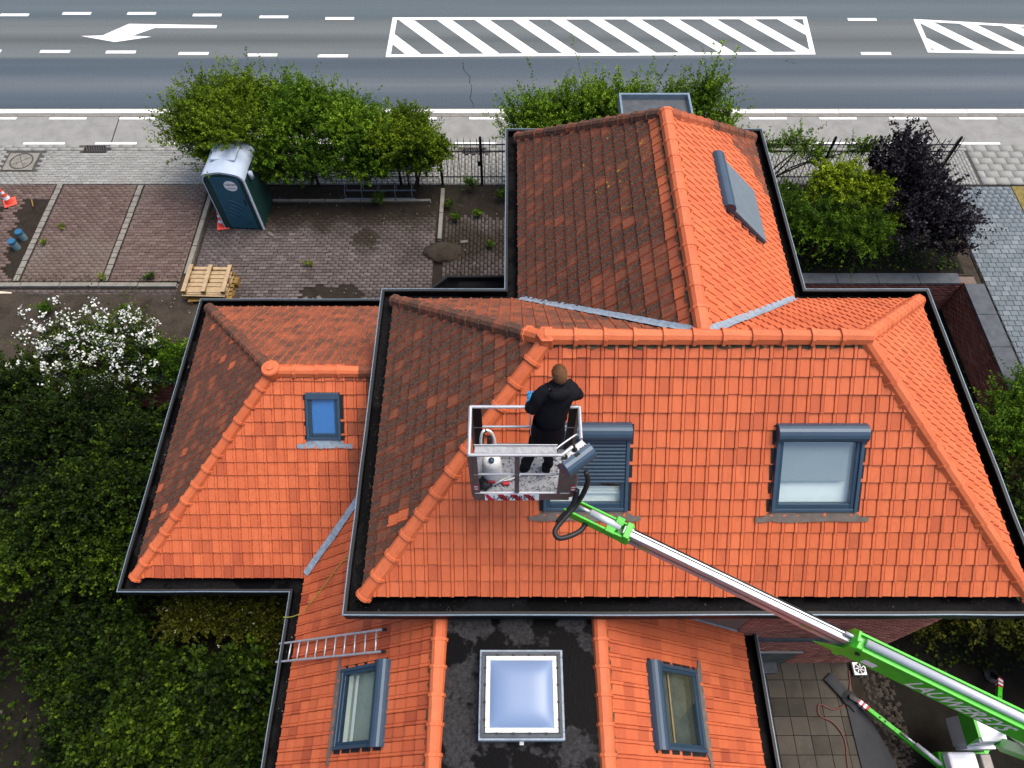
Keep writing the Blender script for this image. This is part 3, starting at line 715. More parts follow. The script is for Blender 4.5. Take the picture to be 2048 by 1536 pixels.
# ridge and hip tiles
rp = [(-.112, -.055), (-.088, .02), (-.044, .058), (.044, .058), (.088, .02), (.112, -.055)]
def ridge_mesh(tint, dirt, li=0):
    mb = MB(); L = 1.0
    secs = [(0, 1.0), (.12, 1.0), (.12, 1.14), (.0, 1.14)]
    def ring(y, k, dz=0): return [(x * k, y, z * k + dz) for x, z in rp]
    r = [ring(-.02, 1.17, .006), ring(.10, 1.17, .004), ring(.115, 1.0, .004), ring(1.06, .94, -.01)]
    vs = sum(r, []); n = len(rp); fs = [(i * n + j, i * n + j + 1, (i + 1) * n + j + 1, (i + 1) * n + j) for i in range(3) for j in range(n - 1)]
    vs2 = ring(-.02, 1.0, -.012); k = len(vs); fs += [(j, k + j, k + j + 1, j + 1) for j in range(n - 1)]
    mb.add(vs + vs2, fs); k2 = len(mb.v)
    mb.lathe((.0, .24, .062), [(.009, -.004), (.009, .004), (.0, .006)], 6)
    nf = len(mb.f); mb.at = {'tint': [tint] * nf, 'dirt': [dirt] * nf, 'lichen': [li] * nf}
    o = mb.build('ridge_tile', M['tile']); me = o.data; bpy.data.objects.remove(o); return me
RC = [ridge_mesh(t, 0) for t in (.5, .6, .68, .76, .85)]; RD = [ridge_mesh(.5, d, l) for d, l in ((.62, 0), (.72, .0), (.66, .2), (.8, 0))]; RM = [ridge_mesh(.5, d) for d in (.28, .4)]
def ridge_run(p, q, up, kind, lift=.035, length=.365, start=0, kinds=None):
    """tiles laid from p (low, first) to q"""
    p = Vector(p); q = Vector(q); d = (q - p); n = max(1, round(d.length / length)); dl = d.length / n; d.normalize(); up = Vector(up)
    x = d.cross(up).normalized(); u = x.cross(d).normalized()
    mb = MB(); steps = n * 6; L_, R_ = [], []
    for i in range(steps + 1):     # ragged mortar bed showing at both sides
        c = p.lerp(q, i / steps); wv = .118 + random.uniform(-.012, .022)
        L_.append(tuple(c - x * wv + u * (-.062))); R_.append(tuple(c + x * (.118 + random.uniform(-.012, .022)) + u * (-.062)))
    T_ = [tuple(p.lerp(q, i / steps) + u * .0) for i in range(steps + 1)]; k = steps + 1
    mb.add(L_ + T_ + R_, [(i, i + 1, k + i + 1, k + i) for i in range(steps)] + [(k + i, k + i + 1, 2 * k + i + 1, 2 * k + i) for i in range(steps)])
    mb.build('mortar_bed', M['mortar'], roof)
    for i in range(n):
        kd = kinds(i, n) if kinds else kind; me = random.choice({'c': RC, 'd': RD, 'm': RM}[kd])
        o = bpy.data.objects.new('ridge_tile', me); col.objects.link(o); o.parent = roof
        m3 = Matrix((x, d, u)).transposed().to_4x4()
        o.matrix_local = Matrix.Translation(p + d * (dl * i) + u * lift) @ m3 @ Matrix.Rotation(random.gauss(0, .008), 4, 'Y') @ Matrix.Rotation(random.gauss(0, .004), 4, 'Z') @ Matrix.Diagonal((1, dl, 1, 1))
def ext(p, q, e): p = Vector(p); q = Vector(q); return p - (q - p).normalized() * e
zr = ZR - .01; up = (0, 0, 1)
ridge_run((RX0 - .02, RY, ZR), (RX1 + .02, RY, ZR), up, 'c', .06)
ridge_run(ext((ex0, ey0, ZE), (RX0, RY, ZR), .04), (RX0 + .02, RY, zr), up, 'c')
ridge_run(ext((ex1, ey0, ZE), (RX1, RY, ZR), .04), (RX1 - .02, RY, zr), up, 'c')
ridge_run(ext((ex0, ey1, ZE), (RX0, RY, ZR), .04), (RX0 - .02, RY, zr), up, 'd', kinds=lambda i, n: 'c' if i == n - 1 else 'd')
ridge_run(ext((ex1, ey1, ZE), (RX1, RY, ZR), .04), (RX1 - .02, RY, zr), up, 'c')
ridge_run((nrx, nay, ZR), (nrx, RY + .1, ZR), up, 'c', .045)
ridge_run(ext((nx0, ny1, ZE), (nrx, nay, ZR), .04), (nrx, nay, zr), up, 'd')
ridge_run(ext((nx1, ny1, ZE), (nrx, nay, ZR), .04), (nrx, nay, zr), up, 'd', kinds=lambda i, n: 'm' if i > n * .55 else 'd')
ridge_run((wax, WRY, WR), (MWX, WRY, WR), up, 'c', .05, kinds=lambda i, n: 'd' if i >= n - 2 else 'c')
ridge_run(ext((wx0, wy0, WZ), (wax, WRY, WR), .04), (wax, WRY, WR - .01), up, 'c')
ridge_run(ext((wx0, wy1, WZ), (wax, WRY, WR), .04), (wax, WRY, WR - .01), up, 'd')
ridge_run((SLT + .03, MWY, WR + .01), (SLT + .03, SEND, WR + .01), up, 'c', .03)
ridge_run((SRT - .03, MWY, WR + .01), (SRT - .03, SEND, WR + .01), up, 'c', .03)
fin = MB().lathe((wax, WRY, WR + .01), [(.165, -.05), (.16, .10), (.145, .125), (.07, .135), (.065, .155), (.0, .165)], 24)
fin.at = {'tint': [.6] * len(fin.f), 'dirt': [.06] * len(fin.f), 'lichen': [0] * len(fin.f)}; fin.build('ridge_cap', M['tile'], roof)
fin = MB().lathe((RX0, RY, ZR + .02), [(.15, -.08), (.13, .07), (.05, .10), (0, .105)], 6); fin.at = {'tint': [.6] * len(fin.f), 'dirt': [0] * len(fin.f), 'lichen': [0] * len(fin.f)}; fin.build('ridge_cap', M['tile'], roof)

# lead valleys
def valley(p, q, wd, m, name='valley_flashing'):
    p = Vector(p); q = Vector(q); n = max(4, int((q - p).length / .22)); d = (q - p).normalized(); x = d.cross(Vector((0, 0, 1))).normalized(); mb = MB()
    for i in range(n):
        a = p.lerp(q, i / n); c = p.lerp(q, (i + 1.05) / n); h0, h1 = .082, .072; u = Vector((0, 0, 1))
        w0, w1 = wd * random.uniform(.92, 1.08), wd * random.uniform(.85, 1.15)
        mb.add([tuple(a - x * w0 + u * h0), tuple(a + u * (h0 - .02)), tuple(a + x * w1 + u * h0), tuple(c - x * w0 + u * h1), tuple(c + u * (h1 - .02)), tuple(c + x * w1 + u * h1)], [(0, 1, 4, 3), (1, 2, 5, 4)])
    return mb.build(name, m, roof)
valley((nx0, ey1, ZE + .02), (nrx - .1, RY + .12, ZR - .06), .065, M['lead'])
valley((nx1, ey1, ZE + .02), (nrx + .1, RY + .12, ZR - .06), .065, M['lead'])
valley((sx0, wy0, WZ + .045), (MWX, yv, zl + .055), .065, M['lead'])
valley((sx1 - .12, MWY - .05, WZ + .14), (SRT + .2, MWY - .05, WR - .12), .09, M['lead'])

# flat roof between the south slopes
fb = MB().box(SLT + .04, SRT - .04, SEND, MWY - .10, WR - .25, WR - .02).build('flat_roof', M['bitumen'], house)
for i in range(6):
    y1 = 2.7 - i * 1.0; MB().box(SLT + .1, SRT - .1, y1 - 1.04, y1, WR - .022, WR - .012 + .003 * (i % 2)).build('roofing_sheet', M['bitumen'], fb)

# box gutters
def offset(pts, d, closed):
    """offset a path of axis-parallel legs to its left"""
    out = []; n = len(pts)
    for i in range(n):
        p = Vector(pts[i]); dirs = []
        if closed or i > 0: dirs.append((p - Vector(pts[i - 1])).normalized())
        if closed or i < n - 1: dirs.append((Vector(pts[(i + 1) % n]) - p).normalized())
        nm = [Vector((-v.y, v.x)) for v in dirs]; q = p.copy()
        if len(nm) == 1: q += nm[0] * d
        else:
            den = 1 + nm[0].dot(nm[1]); q += (nm[0] + nm[1]) * (d / den)
        out.append((q.x, q.y))
    return out
def gutter(pts, z, closed):
    fine_ = []; n0 = len(pts)
    for i in range(n0 if closed else n0 - 1):
        p, q = Vector(pts[i]), Vector(pts[(i + 1) % n0]); k_ = max(1, int((q - p).length / .7)); dd = (q - p).normalized(); sd_ = Vector((-dd.y, dd.x))
        for j in range(k_): fine_.append(tuple(p.lerp(q, j / k_) + (sd_ * random.uniform(-.006, .006) if j else sd_ * 0)))
    if not closed: fine_.append(tuple(pts[-1]))
    pts = fine_
    prof_ = [(0, -.24), (0, 0), (.035, 0), (.045, -.15), (.36, -.165), (.40, .0)]; n = len(pts); k = n if closed else n - 1
    def sweep(pr, name, m, kid=None):
        rings = [[(x, y, z + h) for x, y in offset(pts, d, closed)] for d, h in pr]; mb = MB(); vs = sum(rings, [])
        for r in range(len(pr) - 1):
            for i in range(k):
                j = (i + 1) % n; mb.f.append((r * n + i, r * n + j, (r + 1) * n + j, (r + 1) * n + i)); mb.m.append(0)
        mb.v = vs; return mb.build(name, m, kid or house)
    g = sweep([(.043, .006), (.045, -.15), (.33, -.165), (.37, -.01)], 'gutter', M['gutterlin'])
    sweep([(.002, -.01), (.002, -.24), (.52, -.26)], 'fascia', M['fascia'], g)
    sweep([(-.006, -.03), (-.006, .012), (.008, .012), (.010, -.02)], 'gutter_rim', M['zinc'], g)
    sweep([(.008, .006), (.050, .006), (.052, -.03)], 'gutter_lip', M['black'], g)
    return g
gm = gutter([(MX0, MY0), (MX1, MY0), (MX1, MY1), (NX1, MY1), (NX1, NY1), (NX0, NY1), (NX0, MY1), (MX0, MY1)], 4.50, True)
gw = gutter([(MWX, WY1), (WX0, WY1), (WX0, WY0), (SX0, WY0), (SX0, SEND)], 1.62, False)
gs = gutter([(SX1, SEND), (SX1, 2.86)], 1.62, False)
MB().box(SX1 - .36, SX1 + .01, 2.85, 2.88, 1.44, 1.66).build('gutter_end', M['lead'], gs)

# leaves and grit lying in the gutters
def grit(name, parent, strips, n, m, zz, smin=.006, smax=.02):
    V = []; Fq = []
    for _ in range(n):
        x0, x1, y0, y1 = random.choice(strips); x, y = random.uniform(x0, x1), random.uniform(y0, y1); s_ = random.uniform(smin, smax); a = random.uniform(0, 6.28); k = len(V); h = random.uniform(.002, .012)
        for j in range(4):
            t = a + j * 1.57; V.append((x + s_ * math.cos(t) * random.uniform(.5, 1.2), y + s_ * math.sin(t) * random.uniform(.5, 1.2), zz + (h if j % 2 else .001)))
        Fq.append((k, k + 1, k + 2, k + 3))
    return np_mesh(name, np.array(V), np.array(Fq), m, parent, kind='stuff')
grit('gutter_grit', house, [(MX0 + .06, MX0 + .3, MY0, MY1), (MX0, MX1, MY0 + .06, MY0 + .3), (MX1 - .3, MX1 - .06, MY0, MY1)], 170, M['rubbledk'], 4.345)
grit('gutter_moss', house, [(MX0 + .06, MX0 + .26, MY0, MY1), (NX0 + .05, NX0 + .28, MY1, NY1), (NX1 - .28, NX1 - .05, MY1, NY1)], 260, M['leafO'], 4.345, .008, .025)
grit('gutter_grit', house, [(WX0 + .06, WX0 + .3, WY0, WY1), (SX0 + .06, SX0 + .3, SEND, WY0)], 110, M['stone'], 1.465)


# ------------------------------------------------------------------ roof windows
def roof_window(fk, key, label, box=True, slats=0, inside='white', flash=True, glass=True, cover=False):
    f = F[fk]; a0, a1, s0, s1 = WIN[key]; T = f.to3
    e = bpy.data.objects.new('roof_window', None); col.objects.link(e); e.parent = house; e.location = Vector(T((a0 + a1) / 2, s0, 0)) - house.location; e['label'] = label
    def par(mb, name, m, **k):
        o = mb.build(name, m, None, **k); o.parent = e; o.matrix_parent_inverse = Matrix.Translation(-Vector(T((a0 + a1) / 2, s0, 0))); return o
    bs = .235 if box else .09           # height of the head
    fw = .085; g0, g1, h0, h1 = a0 + fw, a1 - fw, s0 + .10, s1 - bs
    par(MB(T).box(a0, a0 + fw * .55, s0, s1 - bs * .6, -.02, .095).box(a1 - fw * .55, a1, s0, s1 - bs * .6, -.02, .095).box(a0 + .005, a1 - .005, s0, s0 + .05, -.02, .08), 'frame', M['slate'], bevel=.008)
    par(MB(T).box(a0 + .03, g0 + .012, s0 + .05, s1 - bs + .06, -.02, .07).box(g1 - .012, a1 - .03, s0 + .05, s1 - bs + .06, -.02, .07).box(g0 + .012, g1 - .012, s0 + .051, h0 + .012, -.02, .064).box(g0 + .012, g1 - .012, h1, h1 + .06, -.02, .066), 'sash', M['slatedk'], bevel=.006)
    if box:
        n = 9; pr = [(s1 - bs - .01, .06)] + [(s1 - bs * .5 - math.cos(math.pi * i / (n - 1)) * bs * .52, .085 + math.sin(math.pi * i / (n - 1)) * .10) for i in range(n)] + [(s1 + .012, .0)]
        mb = MB(T); k = len(pr); vs = [(a, s_, h) for a in (a0 - .012, a1 + .012) for s_, h in pr]
        mb.add(vs, [(i, i + 1, k + i + 1, k + i) for i in range(k - 1)] + [tuple(range(k))[::-1], tuple(range(k, 2 * k))]); par(mb, 'shutter_box', M['slate'])
    else:
        par(MB(T).box(a0 + .01, a1 - .01, s1 - bs - .03, s1, -.02, .105), 'hood', M['slate'], bevel=.01)
    if cover:
        par(MB(T).box(a0 + .01, a1 - .01, s0 + .01, s1 - bs, .097, .125), 'awning', M['shutter'], bevel=.006)
    # inside: reveals, blind or room
    rv = par(MB(T).add([(g0, h0, .04), (g1, h0, .04), (g1, h1, .04), (g0, h1, .04), (g0 - .03, h0 - .1, -.30), (g1 + .03, h0 - .1, -.30), (g1 + .03, h1 + .05, -.30), (g0 - .03, h1 + .05, -.30)], [(0, 1, 5, 4), (1, 2, 6, 5), (2, 3, 7, 6), (3, 0, 4, 7)]), 'reveal', M['whitep'] if inside != 'dark' else M['room'])
    if inside == 'white':
        hm = h0 + (h1 - h0) * .36
        par(MB(T).box(g0, g1 - .09, hm, h1, .012, .016), 'blind', M['blind']); par(MB(T).box(g0 - .0, g1 + .0, h0 - .0, h1, -.06, -.05), 'inner_sill', M['whitep'])
        par(MB(T).box(g0 + .01, g1 - .05, h1 - .03, h1 - .015, .02, .035), 'blind_rail', M['whitep'])
    elif inside == 'shutterroom':
        hm = h0 + (h1 - h0) * .30
        par(MB(T).box(g0 - .02, g1 + .02, h0 - .02, h0 + .12, -.07, -.06), 'inner_sill', M['whitep']); par(MB(T).box(g0 - .02, g1 + .02, h0 + .12, h1, -.17, -.16), 'room_back', M['roomdk'])
        for i in range(5): par(MB(T).box(g0, g1, hm - .06 - i * .022, hm - .06 - i * .022 + .016, -.02, -.016), 'blind_slat', M['whitep'])
    elif inside == 'blue':
        par(MB(T).box(g0 - .01, g1 + .01, h0 - .01, h1 + .01, .022, .026), 'blind', M['bluesheet']); par(MB(T).box(g0, g1, h0, h0 + .012, .03, .045), 'blind_rail', M['steelw'])  # plain blue sheet close behind the pane sets its colour
    else:
        par(MB(T).box(g0 - .02, g1 + .02, h0 - .08, h1, -.15, -.14), 'room_back', M['room'] if inside == 'room' else M['roomdk'])
        ww = g1 - g0
        for i, (u0, u1, m) in enumerate([(.06, .14, 'whitep'), (.30, .62, 'room'), (.66, .70, 'whitep')] if inside == 'room' else [(.45, .49, 'wood'), (.82, .92, 'whitep')]):
            q = (h1 - h0); par(MB(T).box(g0 + .0, g1 - .0, h0 + q * u0, h0 + q * u1, -.12 + i * .012, -.115 + i * .012), 'room_detail', M[m])
    if glass: par(MB(T).box(g0, g1, h0, h1, .048, .054), 'pane', M['glass'])
    if slats:
        top = s1 - bs; bot = h0 + (h1 - h0) * .33; n = slats
        for i in range(n):
            y0 = bot + (top - bot) * i / n; y1 = bot + (top - bot) * (i + 1) / n; yy = (y0 + y1) / 2
            mb = MB(T); mb.add([(a, q, h) for a in (g0 - .03, g1 + .03) for q, h in ((y0 + .001, .062), (y0 + .006, .076), (yy, .084), (y1 - .006, .078), (y1 - .001, .062))], [(j, j + 1, 5 + j + 1, 5 + j) for j in range(4)])
            par(mb, 'shutter_slat', M['slate'])
    # dark gap along both sides and lead apron below
    par(MB(T).box(a0 - .05, a0, s0 - .01, s1 - .02, -.01, .040).box(a1, a1 + .05, s0 - .01, s1 - .02, -.01, .040).box(a0 - .05, a1 + .05, s1, s1 + .02, -.01, .022), 'side_flashing', M['black'])
    if flash:
        mb = MB(T); n = 14; b0, b1 = a0 - .19, a1 + .19; d = .155
        pts = []
        for i in range(n + 1):
            a = b0 + (b1 - b0) * i / n; pts.append((a, s0 - d + random.uniform(-.012, .012), .052 + random.uniform(-.003, .003)))
        vs = pts + [(p[0], s0 - .075 if (p[0] < a0 - .02 or p[0] > a1 + .02) else s0 + .01, .056) for p in pts]
        mb.add(vs, [(i, i + 1, n + 1 + i + 1, n + 1 + i) for i in range(n)]); par(mb, 'lead_apron', M['leadbrown'] if key != 'w' else M['lead'])
    return e
roof_window('mf', 'm1', 'roof window behind the lift basket, roller shutter half lowered', slats=12, inside='shutterroom')
roof_window('mf', 'm2', 'roof window with grey blind and white reveal', inside='white')
roof_window('wf', 'w', 'small roof window with blue pane', box=False, inside='blue')
roof_window('sl1', 'sl', 'roof window beside the ladder', inside='room', flash=True)
roof_window('sr', 'sr', 'roof window with dark room behind', inside='dark', flash=True)
roof_window('nr', 'n', 'roof window under a grey awning', inside='dark', cover=True, flash=False)

# skylight dome on the flat roof
sk = bpy.data.objects.new('skylight', None); col.objects.link(sk); sk.parent = house; sk.location = Vector((.13, 1.39, WR)) - house.location
def skp(mb, name, m, **k):
    o = mb.build(name, m, None, **k); o.parent = sk; o.matrix_parent_inverse = Matrix.Translation(-Vector((.13, 1.39, WR))); return o
def frame_box(mb, x0, x1, y0, y1, wd, z0, z1):
    return mb.box(x0, x1, y0, y0 + wd, z0, z1).box(x0, x1, y1 - wd, y1, z0, z1).box(x0, x0 + wd, y0 + wd, y1 - wd, z0, z1).box(x1 - wd, x1, y0 + wd, y1 - wd, z0, z1)
X0, X1, Y0, Y1 = -.41, .66, .87, 1.93
skp(frame_box(MB(), X0 - .03, X1 + .03, Y0 - .03, Y1 + .03, .1, WR - .02, WR + .20), 'kerb', M['lead'], bevel=.01)
skp(frame_box(MB(), X0, X1, Y0, Y1, .045, WR + .20, WR + .235), 'outer_frame', M['coping'], bevel=.008)
skp(frame_box(MB(), X0 + .045, X1 - .045, Y0 + .045, Y1 - .045, .012, WR + .2, WR + .228), 'seal', M['black'])
skp(frame_box(MB(), X0 + .057, X1 - .057, Y0 + .057, Y1 - .057, .06, WR + .205, WR + .25), 'dome_flange', M['plastw'], bevel=.01)
for i in range(4):
    t = .2 + i * .2
    for x, y in ((X0 + (X1 - X0) * t, Y0 + .048), (X0 + (X1 - X0) * t, Y1 - .048), (X0 + .048, Y0 + (Y1 - Y0) * t), (X1 - .048, Y0 + (Y1 - Y0) * t)):
        if i < 3 or True: skp(MB().box(x - .016, x + .016, y - .014, y + .014, WR + .22, WR + .252), 'clip', M['black'])
n = 25; V = []; Fq = []
for j in range(n):
    for i in range(n):
        u, v = i / (n - 1), j / (n - 1); hu = 1 - (2 * u - 1) ** 4; hv = 1 - (2 * v - 1) ** 4
        V.append((X0 + .112 + (X1 - X0 - .224) * u, Y0 + .112 + (Y1 - Y0 - .224) * v, WR + .235 + .075 * (hu * hv) ** .8))
for j in range(n - 1):
    for i in range(n - 1): k = j * n + i; Fq.append((k, k + 1, k + n + 1, k + n))
t = NT('opal_dome'); M['dome'] = t.fin((.155, .225, .36), .30, 0, .35)
o = np_mesh('dome', np.array(V), np.array(Fq), M['dome']); o.data.polygons.foreach_set('use_smooth', [True] * len(Fq)); o.parent = sk; o.matrix_parent_inverse = Matrix.Translation(-Vector((.13, 1.39, WR)))
skp(MB().box(.10, .155, .80, .84, WR - .01, WR + .05), 'latch', M['plastw'])

# flat-roofed bays on the street side
def bay(poly, z, name):
    mb = MB().prism(poly, -.03, z - .05); o = mb.build(name, M['brickjoint'], house)
    pts = poly; n = len(pts); cx = sum(p[0] for p in pts) / n; cy = sum(p[1] for p in pts) / n
    def ins(k): return [(p[0] + (cx - p[0]) * k, p[1] + (cy - p[1]) * k) for p in pts]
    a, b_, c_ = ins(-.06), ins(.0), ins(.02); r = MB()
    for P_, Q_, z0, z1 in ((a, b_, z + .1, z + .1), (b_, c_, z + .1, z - .02), (a, a, z - .15, z + .1)):
        for i in range(n): j = (i + 1) % n; r.add([(*P_[i], z0), (*P_[j], z0), (*Q_[j], z1), (*Q_[i], z1)], [(0, 1, 2, 3)])
    r.build('roof_rim', M['zinc'] if z > 3.5 else M['fascia'], o); MB().add([(*p, z - .02) for p in c_], [tuple(range(n))]).build('bay_roof', M['coping'] if z > 3.5 else M['gutterlin'], o)
bay([(2.42, 11.9), (3.9, 11.9), (3.9, 13.7), (2.42, 13.7)], 4.32, 'bay')
bay([(-1.62, 7.65), (.3, 7.65), (.3, 9.62), (-1.34, 9.62), (-1.62, 9.34)], 2.95, 'bay')

# ------------------------------------------------------------------ patio
pt = tag(MB().add([(3.6, -8, -1.205), (7.55, -8, -1.205), (7.55, 2.9, -1.205), (3.6, 2.9, -1.205)], [(0, 1, 2, 3)]).build('patio', M['sand']), kind='structure')
for i in range(9):
    for j in range(12):
        x0, y0 = 4.24 + i * .345, 2.42 - j * .345
        if x0 + .33 > 7.2: continue
        mb = MB().box(x0, x0 + .333, y0, y0 + .333, -1.205, -1.165 + random.uniform(-.004, .004)); mb.at = {'tint': [random.random()] * 6, 'dirt': [random.uniform(-.05, .12)] * 6}
        mb.build('patio_slab', M['slab'], pt)
V = []; Fq = []
for k in range(520):
    x, y = random.uniform(7.22, 7.9), random.uniform(-1, 2.65); r_ = random.uniform(.02, .06); b_ = len(V); zc = -1.2
    V += [(x - r_, y - r_ * .7, zc), (x + r_, y - r_ * .6, zc), (x + r_ * .8, y + r_ * .7, zc), (x - r_ * .7, y + r_ * .8, zc)] + [(x + dx * r_ * .5, y + dy * r_ * .5, zc + r_ * .7) for dx, dy in ((-1, -1), (1, -1), (1, 1), (-1, 1))]
    Fq += [(b_ + 4, b_ + 5, b_ + 6, b_ + 7)] + [(b_ + i, b_ + (i + 1) % 4, b_ + 4 + (i + 1) % 4, b_ + 4 + i) for i in range(4)]
tag(np_mesh('rubble_edge', np.array(V), np.array(Fq), M['rubbledk']), 'strip of broken stones along the edge of the patio', 'rubble', kind='stuff')
vt = thing('vent_fan', 'square white ventilation fan lying on the patio by the brick wall', 'fan', (7.2, 2.62, -1.16))
MB().box(7.08, 7.34, 2.5, 2.75, -1.165, -1.09).build('housing', M['whitep'], vt, bevel=.01)
MB().lathe((7.21, 2.625, -1.088), [(.105, 0), (.105, .004), (.0, .005)], 20).build('guard', M['black'], vt)
for k in range(7):
    a = k * 2 * math.pi / 7; MB().bar((7.21 + .02 * math.cos(a), 2.625 + .02 * math.sin(a), -1.08), (7.21 + .1 * math.cos(a + .5), 2.625 + .1 * math.sin(a + .5), -1.08), .012, .006).build('blade', M['steelw'], vt)
def thick_sheet(name, poly, z0, z1, m, label, cat): return tag(MB().prism(poly, z0, z1).build(name, m, bevel=.006), label, cat)
thick_sheet('rubber_mat', [(6.78, 2.02), (7.12, 1.92), (7.75, .2), (7.9, -.6), (7.0, -.6), (6.82, .6)], -1.163, -1.135, M['mat'], 'long black rubber mat on the patio slabs under the lift outrigger', 'mat')
def cable(name, pts, r, m, label, cat):
    P = [Vector(p) for p in pts]; out = []
    for i in range(len(P) - 1):
        a, b_, c_, d = P[max(i - 1, 0)], P[i], P[i + 1], P[min(i + 2, len(P) - 1)]
        for k in range(8):
            t = k / 8; out.append(.5 * ((2 * b_) + (c_ - a) * t + (2 * a - 5 * b_ + 4 * c_ - d) * t * t + (3 * b_ - a - 3 * c_ + d) * t ** 3))
    out.append(P[-1]); return tag(MB().tube(out, r, 6, m=0).build(name, m, smooth=True), label, cat)
cable('garden_hose', [(7.0, 2.6, -1.15), (6.95, 2.3, -1.15), (6.75, 1.95, -1.14), (6.5, 1.85, -1.15), (6.25, 1.95, -1.15), (6.2, 1.75, -1.15), (6.45, 1.6, -1.14), (6.6, 1.3, -1.15), (6.55, .8, -1.15), (6.6, .2, -1.15), (6.5, -.6, -1.15)], .014, M['hose'], 'thin red brown hose coiled across the patio slabs', 'hose')

# ------------------------------------------------------------------ boom lift
lift = thing('boom_lift', 'green trailer boom lift, steel telescopic boom stretched over the roof to its basket', 'lift', (8.5, 1.2, -1.2))
PA, PB = Vector((.712, 3.27, 6.33)), Vector((5.607, .857, 5.997)); BD = (PB - PA).normalized(); BL = (PB - PA).length
BX = BD.cross(Vector((0, 0, 1))).normalized(); BU = BX.cross(BD).normalized()      # BX points to the garden side
def bt(t, x=0, u=0): return tuple(PA + BD * (BL * t) + BX * x + BU * u)
def BT(x, y, z): return tuple(PA + BX * x + BD * y + BU * z)                       # boom frame: side, along, up
boom = MB(BT).box(-.055, .055, .7, BL * .65, -.17, .085).build('inner_boom', M['steel'], lift, bevel=.012)
MB(BT).box(-.016, -.004, .8, BL * .64, .0855, .087).build('boom_groove', M['black'], boom)
MB(BT).box(-.048, -.018, .8, BL * .64, .0855, .092).build('boom_strip', M['steelw'], boom)
MB(BT).box(.0555, .057, .8, BL * .64, -.06, -.015).build('boom_mark', M['steeldk'], boom)
y0 = BL * .644
ob = MB(BT).box(-.08, .08, y0, BL * 1.36, -.33, .10).build('outer_boom', M['green'], lift, bevel=.012)
MB(BT).box(-.10, -.07, y0, BL * 1.36, .10, .15).box(.06, .092, y0 + .1, BL * 1.36, .10, .112).build('boom_flange', M['green'], ob, bevel=.006)
mb = MB(BT); mb.tube([(-.01, y0 + .12, .135), (-.01, BL * 1.36, .135)], .048, 16); mb.build('boom_cylinder', M['steelw'], ob, smooth=True)
mb = MB(BT); mb.box(-.11, .105, y0 - .04, y0 + .03, -.35, .13); mb.add([(-.11, y0 - .04, .13), (.105, y0 - .04, .13), (.05, y0 - .02, .24), (-.07, y0 - .02, .24), (-.11, y0 + .03, .13), (.105, y0 + .03, .13), (.05, y0 + .01, .24), (-.07, y0 + .01, .24)], [(0, 1, 2, 3), (7, 6, 5, 4), (1, 5, 6, 2), (4, 0, 3, 7), (3, 2, 6, 7)]); mb.add([(.087, y0 - .3, -.28), (.087, y0, -.28), (.087, y0, -.02), (.10, y0 - .3, -.28), (.10, y0, -.28), (.10, y0, -.02)], [(0, 1, 2), (5, 4, 3), (0, 2, 5, 3), (0, 3, 4, 1)]); mb.build('boom_collar', M['green'], ob, bevel=.006)
mb = MB(BT); mb.tube([(-.01, y0 + .06, .135), (-.01, y0 - .12, .135)], .022, 10); mb.build('rod_end', M['steelw'], ob, smooth=True)
mb = MB(BT); mb.tube([(.087, y0 + .12, -.03), (.103, y0 + .12, -.03)], .03, 10); mb.build('pivot_bolt', M['black'], ob)

def text_mesh(txt, size, mtx, m, parent, name='lettering', shear=0.0, bold=.0, align='LEFT', extr=.001, fit=None):
    cu = bpy.data.curves.new('t', 'FONT'); cu.body = txt; cu.size = size; cu.shear = shear; cu.extrude = extr; cu.offset = bold; cu.align_x = align; cu.resolution_u = 3
    o = bpy.data.objects.new('t', cu); col.objects.link(o); dg = bpy.context.evaluated_depsgraph_get(); me = bpy.data.meshes.new_from_object(o.evaluated_get(dg))
    bpy.data.objects.remove(o)
    if fit: xs = [v.co.x for v in me.vertices]; me.transform(Matrix.Diagonal((fit / (max(xs) - min(xs)), 1, 1, 1)))
    me.transform(mtx); me.materials.clear(); me.materials.append(m); ob_ = bpy.data.objects.new(name, me); col.objects.link(ob_); adopt(ob_, parent); return ob_
for k_ in range(9): mb = MB(BT); yy = y0 + .25 + k_ * .42; mb.tube([(.0805, yy, .07), (.0865, yy, .07)], .012, 8); mb.build('bolt', M['steel'], ob)
MB(BT).tube([(-.045, .82, .094), (-.045, y0 - .05, .094)], .010, 8).build('cable', M['blackp'], boom, smooth=True)
for yy, hh in ((.95, .07), (y0 - .55, .05)): MB(BT).box(.0555, .0575, yy, yy + .14, -.10, -.10 + hh).build('warning_label', M['rope'], boom)
MB(BT).box(.0805, .083, y0 + .25, y0 + .40, -.25, -.12).build('warning_label', M['whitep'], ob)
# lettering on the garden side of the outer boom
mt = Matrix((BD, BU, BX)).transposed().to_4x4(); mt.translation = Vector(BT(.0815, BL * .785, -.275))
text_mesh('LAUWEREYS', .40, mt, M['whitep'], ob, shear=.35, bold=.004, fit=1.12)

